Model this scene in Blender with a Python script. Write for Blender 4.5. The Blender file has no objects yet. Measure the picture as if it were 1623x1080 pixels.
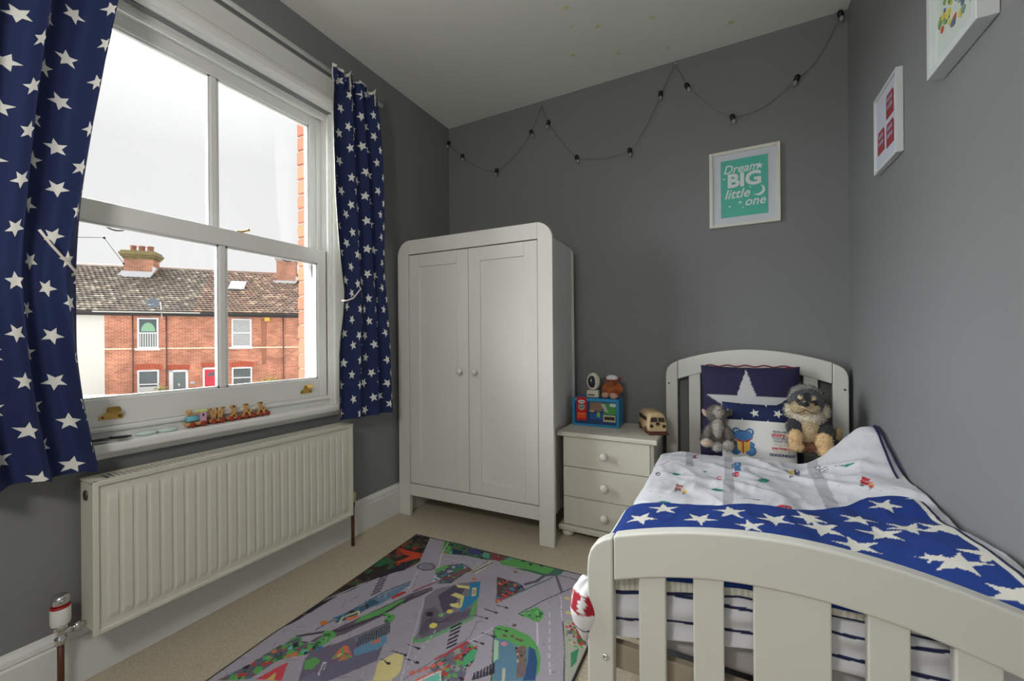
import bpy, bmesh, math, random
import numpy as np
from mathutils import Vector, Matrix, noise as mnoise
random.seed(7); np.random.seed(7)
scene = bpy.context.scene
COL = scene.collection
PI = math.pi

# ---------------------------------------------------------------- camera
F_PX, YAW, ROLL, CAMZ, HORIZ = 650.0, math.radians(27.44), math.radians(0.42), 1.015, 541.0
_fw = Vector((-math.sin(YAW), math.cos(YAW), 0)); _r0 = Vector((math.cos(YAW), math.sin(YAW), 0)); _u0 = Vector((0, 0, 1))
_r = _r0*math.cos(ROLL) - _u0*math.sin(ROLL); _u = _r.cross(_fw)
cam_d = bpy.data.cameras.new('camera'); cam = bpy.data.objects.new('camera', cam_d); COL.objects.link(cam)
cam_d.sensor_width = 36.0; cam_d.lens = F_PX*36.0/1623.0; cam_d.clip_start = 0.05; cam_d.clip_end = 300
cam_d.shift_y = (HORIZ-540.0)/1623.0
cam.matrix_world = Matrix(((_r.x, _u.x, -_fw.x, 0), (_r.y, _u.y, -_fw.y, 0), (_r.z, _u.z, -_fw.z, CAMZ), (0, 0, 0, 1)))
scene.camera = cam
O = Vector((0, 0, CAMZ))
def ray(u, v): return _fw + _r*((u-811.5)/F_PX) + _u*((HORIZ-v)/F_PX)
def at_x(u, v, x): a = ray(u, v); return O + a*(x/a.x)
def at_y(u, v, y): a = ray(u, v); return O + a*(y/a.y)
def at_z(u, v, z): a = ray(u, v); return O + a*((z-CAMZ)/a.z)

# ---------------------------------------------------------------- world, lights, exposure
scene.view_settings.view_transform = 'Standard'; scene.view_settings.look = 'None'
scene.view_settings.exposure = 0.0; scene.view_settings.gamma = 1.0
scene.view_settings.use_curve_mapping = False
world = bpy.data.worlds.new('overcast_sky'); scene.world = world; world.use_nodes = True
wn = world.node_tree; wn.nodes.clear()
wo = wn.nodes.new('ShaderNodeOutputWorld'); wb = wn.nodes.new('ShaderNodeBackground')
wt = wn.nodes.new('ShaderNodeTexCoord'); wz = wn.nodes.new('ShaderNodeTexNoise'); wr = wn.nodes.new('ShaderNodeValToRGB')
wz.inputs['Scale'].default_value = 1.6; wz.inputs['Detail'].default_value = 3
wr.color_ramp.elements[0].position = 0.3; wr.color_ramp.elements[0].color = (0.86, 0.865, 0.875, 1)
wr.color_ramp.elements[1].position = 0.7; wr.color_ramp.elements[1].color = (0.94, 0.942, 0.945, 1)
wn.links.new(wt.outputs['Generated'], wz.inputs['Vector']); wn.links.new(wz.outputs['Fac'], wr.inputs['Fac'])
# overcast sky: luminance rises smoothly from the horizon to the zenith (CIE overcast)
wsep = wn.nodes.new('ShaderNodeSeparateXYZ'); wn.links.new(wt.outputs['Generated'], wsep.inputs[0])
wel = wn.nodes.new('ShaderNodeMapRange'); wel.inputs['From Min'].default_value = 0.35; wel.inputs['From Max'].default_value = 1.0; wel.inputs['To Min'].default_value = 1.0; wel.inputs['To Max'].default_value = 2.4
wn.links.new(wsep.outputs[2], wel.inputs[0]); wsc = wn.nodes.new('ShaderNodeVectorMath'); wsc.operation = 'SCALE'
wn.links.new(wr.outputs['Color'], wsc.inputs[0]); wn.links.new(wel.outputs[0], wsc.inputs['Scale'])
wn.links.new(wsc.outputs[0], wb.inputs['Color']); wn.links.new(wb.outputs[0], wo.inputs['Surface'])
wb.inputs['Strength'].default_value = SKY_STRENGTH = 1.0
sun_d = bpy.data.lights.new('hazy_sun', 'SUN'); sun_d.energy = 24; sun_d.angle = math.radians(85); sun_d.color = (0.94, 0.98, 1.0)
sun = bpy.data.objects.new('hazy_sun', sun_d); COL.objects.link(sun)
sun.rotation_euler = Vector((0.88, 0.24, -0.40)).to_track_quat('-Z', 'Y').to_euler()
LAMP_POS = (-0.55, -0.35, 1.60)
lamp_d = bpy.data.lights.new('fill_light', 'POINT'); lamp_d.shadow_soft_size = 0.14; lamp_d.energy = 34.0; lamp_d.color = (1, 0.97, 0.93)  # fill light added behind the camera to brighten the room, not a known lamp
lamp = bpy.data.objects.new('fill_light', lamp_d); COL.objects.link(lamp)
lamp.location = LAMP_POS

# ---------------------------------------------------------------- helpers
def lin(r, g, b):
    f = lambda c: (c/255/12.92) if c/255 <= 0.04045 else ((c/255+0.055)/1.055)**2.4
    return (f(r), f(g), f(b))
MATS = {}
def mat(name, col, rough=0.5, metal=0.0, var=0.06, scale=20.0, bump=0.0, bscale=200.0, coat=0.0, sheen=0.0, rand=0.0, attr=None):
    if name in MATS: return MATS[name]
    m = bpy.data.materials.new(name); m.use_nodes = True; nt = m.node_tree; b = nt.nodes['Principled BSDF']
    b.inputs['Roughness'].default_value = rough; b.inputs['Metallic'].default_value = metal
    if coat: b.inputs['Coat Weight'].default_value = coat
    if sheen: b.inputs['Sheen Weight'].default_value = sheen
    tc = nt.nodes.new('ShaderNodeTexCoord'); nz = nt.nodes.new('ShaderNodeTexNoise')
    nz.inputs['Scale'].default_value = scale; nz.inputs['Detail'].default_value = 4
    nt.links.new(tc.outputs['Object'], nz.inputs['Vector'])
    mr = nt.nodes.new('ShaderNodeMapRange'); mr.inputs['To Min'].default_value = 1-var; mr.inputs['To Max'].default_value = 1+var
    nt.links.new(nz.outputs['Fac'], mr.inputs['Value'])
    mx = nt.nodes.new('ShaderNodeVectorMath'); mx.operation = 'SCALE'
    if attr:
        at = nt.nodes.new('ShaderNodeAttribute'); at.attribute_name = attr
        nt.links.new(at.outputs['Color'], mx.inputs[0])
    else: mx.inputs[0].default_value = col
    fac = mr.outputs[0]
    if rand:
        oi = nt.nodes.new('ShaderNodeObjectInfo'); m2 = nt.nodes.new('ShaderNodeMapRange')
        m2.inputs['To Min'].default_value = 1-rand; m2.inputs['To Max'].default_value = 1+rand
        nt.links.new(oi.outputs['Random'], m2.inputs['Value'])
        mm = nt.nodes.new('ShaderNodeMath'); mm.operation = 'MULTIPLY'
        nt.links.new(fac, mm.inputs[0]); nt.links.new(m2.outputs[0], mm.inputs[1]); fac = mm.outputs[0]
    nt.links.new(fac, mx.inputs['Scale']); nt.links.new(mx.outputs[0], b.inputs['Base Color'])
    if bump:
        n2 = nt.nodes.new('ShaderNodeTexNoise'); n2.inputs['Scale'].default_value = bscale; n2.inputs['Detail'].default_value = 3
        nt.links.new(tc.outputs['Object'], n2.inputs['Vector'])
        bp = nt.nodes.new('ShaderNodeBump'); bp.inputs['Strength'].default_value = bump; bp.inputs['Distance'].default_value = 0.002
        nt.links.new(n2.outputs['Fac'], bp.inputs['Height']); nt.links.new(bp.outputs[0], b.inputs['Normal'])
    MATS[name] = m; return m

def tag(o, label=None, cat=None, group=None, kind=None):
    if label: o['label'] = label
    if cat: o['category'] = cat
    if group: o['group'] = group
    if kind: o['kind'] = kind
    return o
def empty(name, loc=(0, 0, 0), rz=0.0, label=None, cat=None, group=None, kind=None):
    o = bpy.data.objects.new(name, None); COL.objects.link(o); o.location = loc; o.rotation_euler = (0, 0, rz)
    o.empty_display_size = 0.05
    return tag(o, label, cat, group, kind)
def link_mesh(name, me, m=None, parent=None, smooth=False, bevel=0.0, bseg=2):
    o = bpy.data.objects.new(name, me); COL.objects.link(o)
    if m is not None:
        for k in (m if isinstance(m, (list, tuple)) else [m]): me.materials.append(k)
    if smooth: me.polygons.foreach_set('use_smooth', [True]*len(me.polygons))
    if bevel:
        b = o.modifiers.new('bevel', 'BEVEL'); b.width = bevel; b.segments = bseg; b.limit_method = 'ANGLE'; b.angle_limit = math.radians(40)
        b.harden_normals = False
    if parent is not None: o.parent = parent
    return o
class MB:
    def __init__(s): s.bm = bmesh.new()
    def box(s, x0, x1, y0, y1, z0, z1, mi=0, M=None):
        vs = [s.bm.verts.new(((M @ Vector(p)) if M else p)) for p in
              ((x0,y0,z0),(x1,y0,z0),(x1,y1,z0),(x0,y1,z0),(x0,y0,z1),(x1,y0,z1),(x1,y1,z1),(x0,y1,z1))]
        for f in ((0,3,2,1),(4,5,6,7),(0,1,5,4),(1,2,6,5),(2,3,7,6),(3,0,4,7)):
            fc = s.bm.faces.new([vs[i] for i in f]); fc.material_index = mi
        return s
    def prism(s, pts, axis, a0, a1, mi=0, M=None, smooth=False):
        def P(p, a):
            q = {'x': (a, p[0], p[1]), 'y': (p[0], a, p[1]), 'z': (p[0], p[1], a)}[axis]
            return (M @ Vector(q)) if M else q
        A = [s.bm.verts.new(P(p, a0)) for p in pts]; B = [s.bm.verts.new(P(p, a1)) for p in pts]
        n = len(pts); fs = [s.bm.faces.new(A), s.bm.faces.new(B[::-1])]
        for i in range(n):
            f = s.bm.faces.new((A[i], B[i], B[(i+1) % n], A[(i+1) % n])); f.smooth = smooth; fs.append(f)
        for f in fs: f.material_index = mi
        return s
    def tube(s, pts, r, seg=8, mi=0, cap=True, closed=False):
        pts = [Vector(p) for p in pts]; n = len(pts); rings = []
        rr = r if isinstance(r, (list, tuple)) else [r]*n
        up = Vector((0, 0, 1)); prev = None
        for i, p in enumerate(pts):
            a = pts[(i-1) % n] if (closed or i > 0) else pts[i]; b = pts[(i+1) % n] if (closed or i < n-1) else pts[i]
            t = (b-a).normalized() if (b-a).length > 1e-9 else Vector((0, 0, 1))
            if prev is None:
                x = t.cross(up)
                if x.length < 0.05: x = t.cross(Vector((1, 0, 0)))
                x.normalize()
            else:
                x = prev - t*prev.dot(t)
                if x.length < 1e-6: x = t.cross(up)
                x.normalize()
            prev = x; y = t.cross(x)
            rings.append([s.bm.verts.new(p + (x*math.cos(2*PI*k/seg) + y*math.sin(2*PI*k/seg))*rr[i]) for k in range(seg)])
        m = n if closed else n-1
        for i in range(m):
            A, B = rings[i], rings[(i+1) % n]
            for k in range(seg):
                f = s.bm.faces.new((A[k], A[(k+1) % seg], B[(k+1) % seg], B[k])); f.smooth = True; f.material_index = mi
        if cap and not closed:
            for R in (rings[0][::-1], rings[-1]):
                f = s.bm.faces.new(R); f.material_index = mi
        return s
    def lathe(s, prof, c=(0, 0, 0), axis=(0, 0, 1), seg=20, mi=0, smooth=True):
        q = Vector((0, 0, 1)).rotation_difference(Vector(axis).normalized()); c = Vector(c); rings = []
        for r, z in prof:
            if r < 1e-6: rings.append([s.bm.verts.new(c + q @ Vector((0, 0, z)))])
            else: rings.append([s.bm.verts.new(c + q @ Vector((r*math.cos(2*PI*k/seg), r*math.sin(2*PI*k/seg), z))) for k in range(seg)])
        for A, B in zip(rings, rings[1:]):
            for k in range(seg):
                k2 = (k+1) % seg
                if len(A) == 1 and len(B) == 1: continue
                if len(A) == 1: vs = (A[0], B[k2], B[k])
                elif len(B) == 1: vs = (A[k], A[k2], B[0])
                else: vs = (A[k], A[k2], B[k2], B[k])
                f = s.bm.faces.new(vs); f.smooth = smooth; f.material_index = mi
        for R in (rings[0], rings[-1]):
            if len(R) > 2:
                f = s.bm.faces.new(R); f.material_index = mi
        return s
    def ball(s, c, r, seg=14, mi=0, rot=None):
        r = r if isinstance(r, (tuple, list)) else (r, r, r)
        M = Matrix.Translation(c) @ (rot.to_4x4() if rot else Matrix()) @ Matrix.Diagonal((*r, 1))
        res = bmesh.ops.create_uvsphere(s.bm, u_segments=seg, v_segments=max(6, seg*2//3), radius=1.0, matrix=M)
        fs = set(f for v in res['verts'] for f in v.link_faces)
        for f in fs: f.smooth = True; f.material_index = mi
        return s
    def poly(s, pts, mi=0):
        f = s.bm.faces.new([s.bm.verts.new(p) for p in pts]); f.material_index = mi; return s
    def mesh(s, name):
        bmesh.ops.recalc_face_normals(s.bm, faces=s.bm.faces)
        me = bpy.data.meshes.new(name); s.bm.to_mesh(me); s.bm.free(); return me
    def build(s, name, m, parent=None, bevel=0.0, bseg=2, smooth=False):
        return link_mesh(name, s.mesh(name), m, parent, smooth, bevel, bseg)
def struct(o, label=None): o['kind'] = 'structure'; return o
def copy_tree(o, parent=None):
    c = o.copy(); COL.objects.link(c); c.parent = parent
    for ch in list(o.children): copy_tree(ch, c)
    return c

class Canvas:
    """flat print colours sampled by a fine cloth mesh"""
    def __init__(s, x0, x1, y0, y1, res, bg):
        s.x0, s.y0, s.res = x0, y0, res
        s.w = int(round((x1-x0)/res)); s.h = int(round((y1-y0)/res))
        s.a = np.zeros((s.h, s.w, 3), np.float32); s.a[:] = bg
        s.X = x0 + (np.arange(s.w)+.5)*res; s.Y = y0 + (np.arange(s.h)+.5)*res
    def poly(s, pts, col, mix=1.0):
        P = np.array([(p[0], p[1]) for p in pts], float)
        i0 = max(0, int((P[:, 0].min()-s.x0)/s.res)-1); i1 = min(s.w, int((P[:, 0].max()-s.x0)/s.res)+2)
        j0 = max(0, int((P[:, 1].min()-s.y0)/s.res)-1); j1 = min(s.h, int((P[:, 1].max()-s.y0)/s.res)+2)
        if i1 <= i0 or j1 <= j0: return
        X, Y = np.meshgrid(s.X[i0:i1], s.Y[j0:j1]); ins = np.zeros(X.shape, bool)
        for (ax, ay), (bx, by) in zip(P, np.roll(P, -1, 0)):
            if ay == by: continue
            c = ((ay > Y) != (by > Y)) & (X < (bx-ax)*(Y-ay)/(by-ay)+ax); ins ^= c
        sub = s.a[j0:j1, i0:i1]; sub[ins] = sub[ins]*(1-mix) + np.array(col, np.float32)*mix
    def disc(s, c, rx, col, ry=None, n=20, rot=0, mix=1.0):
        ry = ry or rx
        s.poly([(c[0]+rx*math.cos(2*PI*k/n)*math.cos(rot)-ry*math.sin(2*PI*k/n)*math.sin(rot),
                 c[1]+rx*math.cos(2*PI*k/n)*math.sin(rot)+ry*math.sin(2*PI*k/n)*math.cos(rot)) for k in range(n)], col, mix)
    def line(s, pts, w, col, mix=1.0):
        for a, b in zip(pts, pts[1:]):
            a = Vector(a[:2]); b = Vector(b[:2]); d = b-a
            if d.length < 1e-9: continue
            n = Vector((-d.y, d.x)).normalized()*w/2; e = d.normalized()*w*0.3
            s.poly([a-e+n, b+e+n, b+e-n, a-e-n], col, mix)
    def star(s, c, R, col, rot=0.0, sq=1.0, inner=0.42):
        s.poly([(c[0]+(R if k % 2 == 0 else R*inner)*math.cos(rot+PI/2+k*PI/5),
                 c[1]+sq*(R if k % 2 == 0 else R*inner)*math.sin(rot+PI/2+k*PI/5)) for k in range(10)], col)
    def get(s, X, Y):
        i = np.clip(((np.asarray(X)-s.x0)/s.res).astype(int), 0, s.w-1); j = np.clip(((np.asarray(Y)-s.y0)/s.res).astype(int), 0, s.h-1)
        return s.a[j, i]
def set_cols(me, cols, name='Col'):
    at = me.color_attributes.new(name, 'FLOAT_COLOR', 'POINT')
    c = np.ones((len(me.vertices), 4), np.float32); c[:, :3] = cols; at.data.foreach_set('color', c.ravel())
def grid_mesh(name, P, wrapu=False):
    """P: (n, m, 3) array of points"""
    n, m = P.shape[:2]; me = bpy.data.meshes.new(name)
    idx = np.arange(n*m).reshape(n, m)
    a = idx[:-1, :-1].ravel(); b = idx[:-1, 1:].ravel(); c = idx[1:, 1:].ravel(); d = idx[1:, :-1].ravel()
    F = np.stack([a, b, c, d], 1).astype(np.int32); nf = len(F)
    me.vertices.add(n*m); me.vertices.foreach_set('co', P.reshape(-1).astype(np.float32))
    me.loops.add(nf*4); me.loops.foreach_set('vertex_index', F.ravel())
    me.polygons.add(nf); me.polygons.foreach_set('loop_start', np.arange(0, nf*4, 4, dtype=np.int32))
    me.update(calc_edges=True); me.polygons.foreach_set('use_smooth', np.ones(nf, bool)); return me
def text_mesh(txt, size, depth=0.0004, shear=0.0, offset=0.0, ax='CENTER', sx=1.0):
    cu = bpy.data.curves.new('lettering', 'FONT'); cu.body = txt; cu.size = size; cu.extrude = depth; cu.shear = shear; cu.offset = offset
    cu.align_x = ax; cu.align_y = 'CENTER'; cu.resolution_u = 3
    o = bpy.data.objects.new('lettering', cu); COL.objects.link(o)
    dg = bpy.context.evaluated_depsgraph_get(); me = bpy.data.meshes.new_from_object(o.evaluated_get(dg))
    bpy.data.objects.remove(o); bpy.data.curves.remove(cu)
    if sx != 1.0:
        for v in me.vertices: v.co.x *= sx
    return me
def lettering(txt, size, M, m, parent, **k):
    me = text_mesh(txt, size, **k); me.transform(M); return link_mesh('lettering', me, m, parent)
def frame_M(o, xdir, ydir):
    x = Vector(xdir).normalized(); y = Vector(ydir).normalized(); z = x.cross(y)
    return Matrix(((x.x, y.x, z.x, o[0]), (x.y, y.y, z.y, o[1]), (x.z, y.z, z.z, o[2]), (0, 0, 0, 1)))

def star_cloth(name, base, starc, spacing, R, uvscale=1.0, bump=0.15):
    """cloth printed with five pointed stars on a staggered lattice (cloth UV in metres)"""
    m = bpy.data.materials.new(name); m.use_nodes = True; nt = m.node_tree; b = nt.nodes['Principled BSDF']
    N = nt.nodes.new; L = nt.links.new
    def M(op, a, c=None, d=None):
        n = N('ShaderNodeMath'); n.operation = op
        for i, v in enumerate((a, c, d)):
            if v is None: continue
            if isinstance(v, (int, float)): n.inputs[i].default_value = v
            else: L(v, n.inputs[i])
        return n.outputs[0]
    uv = N('ShaderNodeUVMap'); sp = N('ShaderNodeSeparateXYZ'); L(uv.outputs[0], sp.inputs[0])
    masks = []
    for ox, oy in ((0.0, 0.0), (0.5, 0.5)):
        X = M('ADD', M('DIVIDE', sp.outputs[0], spacing), ox); Y = M('ADD', M('DIVIDE', sp.outputs[1], spacing*1.15), oy)
        cx = M('FLOOR', X); cy = M('FLOOR', Y)
        cv = N('ShaderNodeCombineXYZ'); L(cx, cv.inputs[0]); L(cy, cv.inputs[1]); cv.inputs[2].default_value = ox*7
        wn_ = N('ShaderNodeTexWhiteNoise'); L(cv.outputs[0], wn_.inputs['Vector'])
        cs = N('ShaderNodeSeparateXYZ'); L(wn_.outputs['Color'], cs.inputs[0])
        jx = M('MULTIPLY', M('SUBTRACT', cs.outputs[0], 0.5), 0.22); jy = M('MULTIPLY', M('SUBTRACT', cs.outputs[1], 0.5), 0.22)
        fx = M('MULTIPLY', M('SUBTRACT', M('SUBTRACT', M('FRACT', X), 0.5), jx), spacing); fy = M('MULTIPLY', M('SUBTRACT', M('SUBTRACT', M('FRACT', Y), 0.5), jy), spacing*1.15)
        r = M('SQRT', M('ADD', M('MULTIPLY', fx, fx), M('MULTIPLY', fy, fy)))
        a = M('ADD', M('ARCTAN2', fx, fy), M('MULTIPLY', cs.outputs[2], 1.2566))
        w = M('ABSOLUTE', M('SUBTRACT', M('FLOORED_MODULO', a, 1.25664), 0.62832))   # 0 at valley .. 0.628 at tip
        t = M('SUBTRACT', 0.62832, w)                                               # 0 at tip
        x = M('MULTIPLY', r, M('COSINE', t)); y = M('MULTIPLY', r, M('SINE', t))
        inn = 0.44*R; ix, iy = inn*math.cos(PI/5), inn*math.sin(PI/5)
        # inside when (x-R)*iy - y*(ix-R) < 0
        e = M('SUBTRACT', M('MULTIPLY', M('SUBTRACT', x, R), iy), M('MULTIPLY', y, ix-R))
        masks.append(M('LESS_THAN', e, 0.0))
    fac = M('MAXIMUM', masks[0], masks[1])
    mx = N('ShaderNodeMix'); mx.data_type = 'RGBA'; L(fac, mx.inputs['Factor'])
    mx.inputs['A'].default_value = (*base, 1); mx.inputs['B'].default_value = (*starc, 1)
    L(mx.outputs['Result'], b.inputs['Base Color']); b.inputs['Roughness'].default_value = 0.85
    wv = N('ShaderNodeTexNoise'); wv.inputs['Scale'].default_value = 900; L(uv.outputs[0], wv.inputs['Vector'])
    bp = N('ShaderNodeBump'); bp.inputs['Strength'].default_value = bump; bp.inputs['Distance'].default_value = 0.001
    L(wv.outputs['Fac'], bp.inputs['Height']); L(bp.outputs[0], b.inputs['Normal'])
    return m

# ---------------------------------------------------------------- materials
WHITE = mat('white_furniture_paint', lin(226, 225, 217), 0.32, var=0.02, scale=3)
TRIM = mat('white_gloss_trim', lin(222, 223, 220), 0.35, var=0.02, scale=4)
CREAM = mat('cream_bedside_paint', lin(218, 215, 200), 0.35, var=0.02, scale=4)
BEDW = mat('off_white_bed_paint', lin(216, 216, 208), 0.35, var=0.02, scale=3)
WALL = mat('grey_wall_paint', lin(126, 127, 128), 0.72, var=0.03, scale=1.5, bump=0.12, bscale=350)
CEIL = mat('white_ceiling_paint', lin(232, 233, 226), 0.8, var=0.02, scale=1.0, bump=0.1, bscale=200)
RADM = mat('cream_radiator_enamel', lin(214, 212, 198), 0.35, var=0.02, scale=3)
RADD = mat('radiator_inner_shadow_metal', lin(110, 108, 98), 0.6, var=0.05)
CHROME = mat('chrome', (0.7, 0.7, 0.72), 0.15, 1.0, var=0.02)
BRASS = mat('aged_brass', lin(196, 160, 84), 0.32, 1.0, var=0.15, scale=60)
COPPER = mat('painted_brown_pipe', lin(92, 52, 34), 0.45, var=0.2, scale=30)
BLACK = mat('black_plastic', lin(18, 18, 20), 0.4, var=0.1)
DARK = mat('dark_grey_plastic', lin(52, 50, 54), 0.45, var=0.1)
REDP = mat('red_plastic', lin(170, 24, 28), 0.4, var=0.05)
# ---------------------------------------------------------------- room shell
XL, XR, YB, YF, CH = -1.737, 0.51, 2.39, -1.05, 2.53
WY0, WY1, WZ0, WZ1 = 0.425, 1.40, 0.672, 2.15      # window opening
WT = 0.135                                          # inner leaf thickness
def carpet_mat():
    m = mat('beige_carpet', lin(192, 180, 156), 0.95, var=0.42, scale=160, bump=0.9, bscale=420, sheen=0.2); return m
CARPET = carpet_mat()
b = bmesh.new(); bmesh.ops.create_grid(b, x_segments=120, y_segments=180, size=0.5)
for v in b.verts:
    x = XL-0.3 + (v.co.x+.5)*(XR+0.6-XL); y = YF-0.2 + (v.co.y+.5)*(YB+0.4-YF)
    v.co = (x, y, mnoise.noise((x*40, y*40, 0))*0.0012 - 0.0012)
me = bpy.data.meshes.new('floor'); b.to_mesh(me); b.free()
floor = struct(link_mesh('floor', me, CARPET, smooth=True))
MB_ = MB().box(XL-.3, XR+.3, YF-.2, YB+.2, -0.25, -0.02); fb = MB_.build('floor_slab', CARPET, floor)
struct(MB().box(XL-.4, XR+.3, YF-.2, YB+.2, CH, CH+.2).build('ceiling', CEIL))
struct(MB().box(XL-.3, XR+.3, YB, YB+.15, -.1, CH+.1).build('wall_back', WALL))
struct(MB().box(XR, XR+.15, YF-.2, YB+.15, -.1, CH+.1).build('wall_right', WALL))
struct(MB().box(XL-.3, XR+.3, YF-.15, YF, -.1, CH+.1).build('wall_front', WALL))
wl = MB()
wl.box(XL-WT, XL, YF-.2, WY0, -.1, CH+.1); wl.box(XL-WT, XL, WY1, YB+.15, -.1, CH+.1)
wl.box(XL-WT, XL, WY0, WY1, -.1, WZ0); wl.box(XL-WT, XL, WY0, WY1, WZ1, CH+.1)
wall_left = struct(wl.build('wall_left', WALL))
MORTAR = mat('lime_mortar', lin(136, 122, 104), 0.9, var=0.15, scale=60)
BRICKM = mat('orange_red_brick', lin(176, 92, 62), 0.85, var=0.3, scale=25, rand=0.22, bump=0.6, bscale=120)
# outer brick leaf: mortar core with each reveal brick proud of it
ol = MB(); xo0, xo1 = XL-0.245, XL-WT
ol.box(xo0, xo1, YF-.2, 0.44, -.6, 3.2); ol.box(xo0+.003, xo1, 1.396, YB+.2, -.6, 3.2)
ol.box(xo0, xo1, .44, 1.396, -.6, 0.64); ol.box(xo0, xo1, .44, 1.396, 2.20, 3.2)
ol.build('outer_leaf', MORTAR, wall_left)
z = 0.66; k = 0; bm_cache = {}
while z < 2.2:
    L = 0.215 if k % 2 else 0.102
    key = (k % 2)
    if key not in bm_cache:
        bb = MB().box(0, 0.104, 0, L, 0, 0.064); bm_cache[key] = bb.mesh('brick'); bm_cache[key].materials.append(BRICKM)
    o = bpy.data.objects.new('brick', bm_cache[key]); COL.objects.link(o); o.parent = wall_left
    o.location = (xo0 + random.uniform(-.002, .002), 1.390 + random.uniform(-.002, .002), z); 
    bv = o.modifiers.new('bevel', 'BEVEL'); bv.width = .003; bv.segments = 2
    z += 0.0755; k += 1
# baseboards (profiled)
def skirting(name, path, inward):
    prof = [(0, 0), (.018, 0), (.018, .135), (.013, .140), (.016, .146), (.014, .158), (.006, .168), (.003, .175), (0, .175)]
    m = MB(); (x0, y0), (x1, y1) = path
    d = Vector((x1-x0, y1-y0, 0)).normalized(); n = Vector((*inward, 0))
    A = [m.bm.verts.new(Vector((x0, y0, 0)) + n*p + Vector((0, 0, q))) for p, q in prof]
    B = [m.bm.verts.new(Vector((x1, y1, 0)) + n*p + Vector((0, 0, q))) for p, q in prof]
    m.bm.faces.new(A); m.bm.faces.new(B[::-1])
    for i in range(len(prof)):
        j = (i+1) % len(prof); m.bm.faces.new((A[i], A[j], B[j], B[i]))
    return struct(m.build(name, TRIM))
skirting('baseboard_left', ((XL, YF), (XL, YB)), (1, 0)); skirting('baseboard_back', ((XL, YB), (XR, YB)), (0, -1))
skirting('baseboard_right', ((XR, YF), (XR, YB)), (-1, 0)); skirting('baseboard_front', ((XL, YF), (-0.4, YF)), (0, 1))
# a plain panelled door behind the camera in the front wall
dr = empty('door_1', (0, YF+.004, 0)); struct(dr)
MB().box(-.36, .40, 0, .035, 0.005, 1.98).build('door_leaf', TRIM, dr, bevel=.003)
m = MB()
for a, c_ in ((-.29, -.02), (.06, .33)):
    for z0, z1 in ((.2, .85), (1.0, 1.85)): m.box(a, c_, .035, .041, z0, z1)
m.build('door_panel', TRIM, dr, bevel=.003)
m = MB(); m.box(-.43, -.36, 0, .045, 0, 2.05); m.box(.40, .47, 0, .045, 0, 2.05); m.box(-.43, .47, 0, .045, 1.98, 2.05); m.build('architrave', TRIM, dr, bevel=.004)
m = MB(); m.lathe([(0.0, 0), (.012, 0), (.012, .03), (.026, .04), (.028, .055), (.018, .066), (0, .07)], (-.30, .035, 1.0), (0, 1, 0)); m.build('door_knob', BRASS, dr)

# ---------------------------------------------------------------- sash window
win = struct(empty('window_1', (XL, (WY0+WY1)/2, WZ0))); WO = win.location
def wb(name, boxes, m=TRIM, parent=None, bevel=.0025):
    mm = MB()
    for q in boxes: mm.box(q[0]-XL, q[1]-XL, q[2]-WO.y, q[3]-WO.y, q[4]-WO.z, q[5]-WO.z)
    return mm.build(name, m, parent or win, bevel=bevel)
gl = bpy.data.materials.new('window_glass'); gl.use_nodes = True; nt = gl.node_tree; nt.nodes.clear()
go = nt.nodes.new('ShaderNodeOutputMaterial'); gm = nt.nodes.new('ShaderNodeMixShader'); gt = nt.nodes.new('ShaderNodeBsdfTransparent'); gg = nt.nodes.new('ShaderNodeBsdfGlossy')
gf = nt.nodes.new('ShaderNodeFresnel'); gf.inputs['IOR'].default_value = 1.35; gg.inputs['Roughness'].default_value = 0.02
gt.inputs['Color'].default_value = (1, 1, 1, 1)
nt.links.new(gf.outputs[0], gm.inputs[0]); nt.links.new(gt.outputs[0], gm.inputs[1]); nt.links.new(gg.outputs[0], gm.inputs[2]); nt.links.new(gm.outputs[0], go.inputs[0])
# box frame linings
wb('jamb', [(XL-.13, XL+.004, WY1-.008, WY1+.02, WZ0, WZ1)]); wb('jamb', [(XL-.13, XL+.004, WY0-.02, WY0+.008, WZ0, WZ1)])
wb('frame_head', [(XL-.13, XL-.020, WY0, WY1, 2.135, 2.165)])
wb('outer_sill', [(XL-.30, XL-.075, WY0+.01, WY1-.008, .655, .712), (XL-.03, XL+.0, WY0, WY1, .672, .70)])
# beads
wb('staff_bead', [(-1.752, -1.737, 1.383, 1.400, .73, 2.13)], bevel=.004); wb('staff_bead', [(-1.752, -1.737, .425, .442, .73, 2.13)], bevel=.004)
wb('staff_bead', [(-1.768, -1.757, .425, 1.400, 2.115, 2.135)], bevel=.004)
wb('parting_bead', [(-1.812, -1.800, 1.370, 1.392, .73, 2.13)]); wb('parting_bead', [(-1.812, -1.800, .433, .455, .73, 2.13)])
wb('bottom_bead', [(-1.775, -1.742, .44, 1.385, .734, .752)], bevel=.006)
wb('bottom_board', [(-1.80, -1.752, .43, 1.398, .700, .738)])
# architraves round the opening
wb('architrave', [(-1.737, -1.716, 1.400, 1.470, .672, 2.30)], bevel=.006); wb('architrave', [(-1.737, -1.716, .355, .425, .672, 2.30)], bevel=.006)
hd = MB()
prof = [(0, 2.158), (.010, 2.158), (.014, 2.164), (.034, 2.160), (.048, 2.170), (.054, 2.186), (.050, 2.204), (.038, 2.218), (.018, 2.226), (.018, 2.318), (.012, 2.326), (0, 2.326)]
A = [hd.bm.verts.new((p, .355-WO.y, q-WO.z)) for p, q in prof]; B = [hd.bm.verts.new((p, 1.47-WO.y, q-WO.z)) for p, q in prof]
hd.bm.faces.new(A); hd.bm.faces.new(B[::-1])
for i in range(len(prof)):
    j = (i+1) % len(prof); hd.bm.faces.new((A[i], A[j], B[j], B[i]))
hd.build('head_architrave', TRIM, win)
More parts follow.
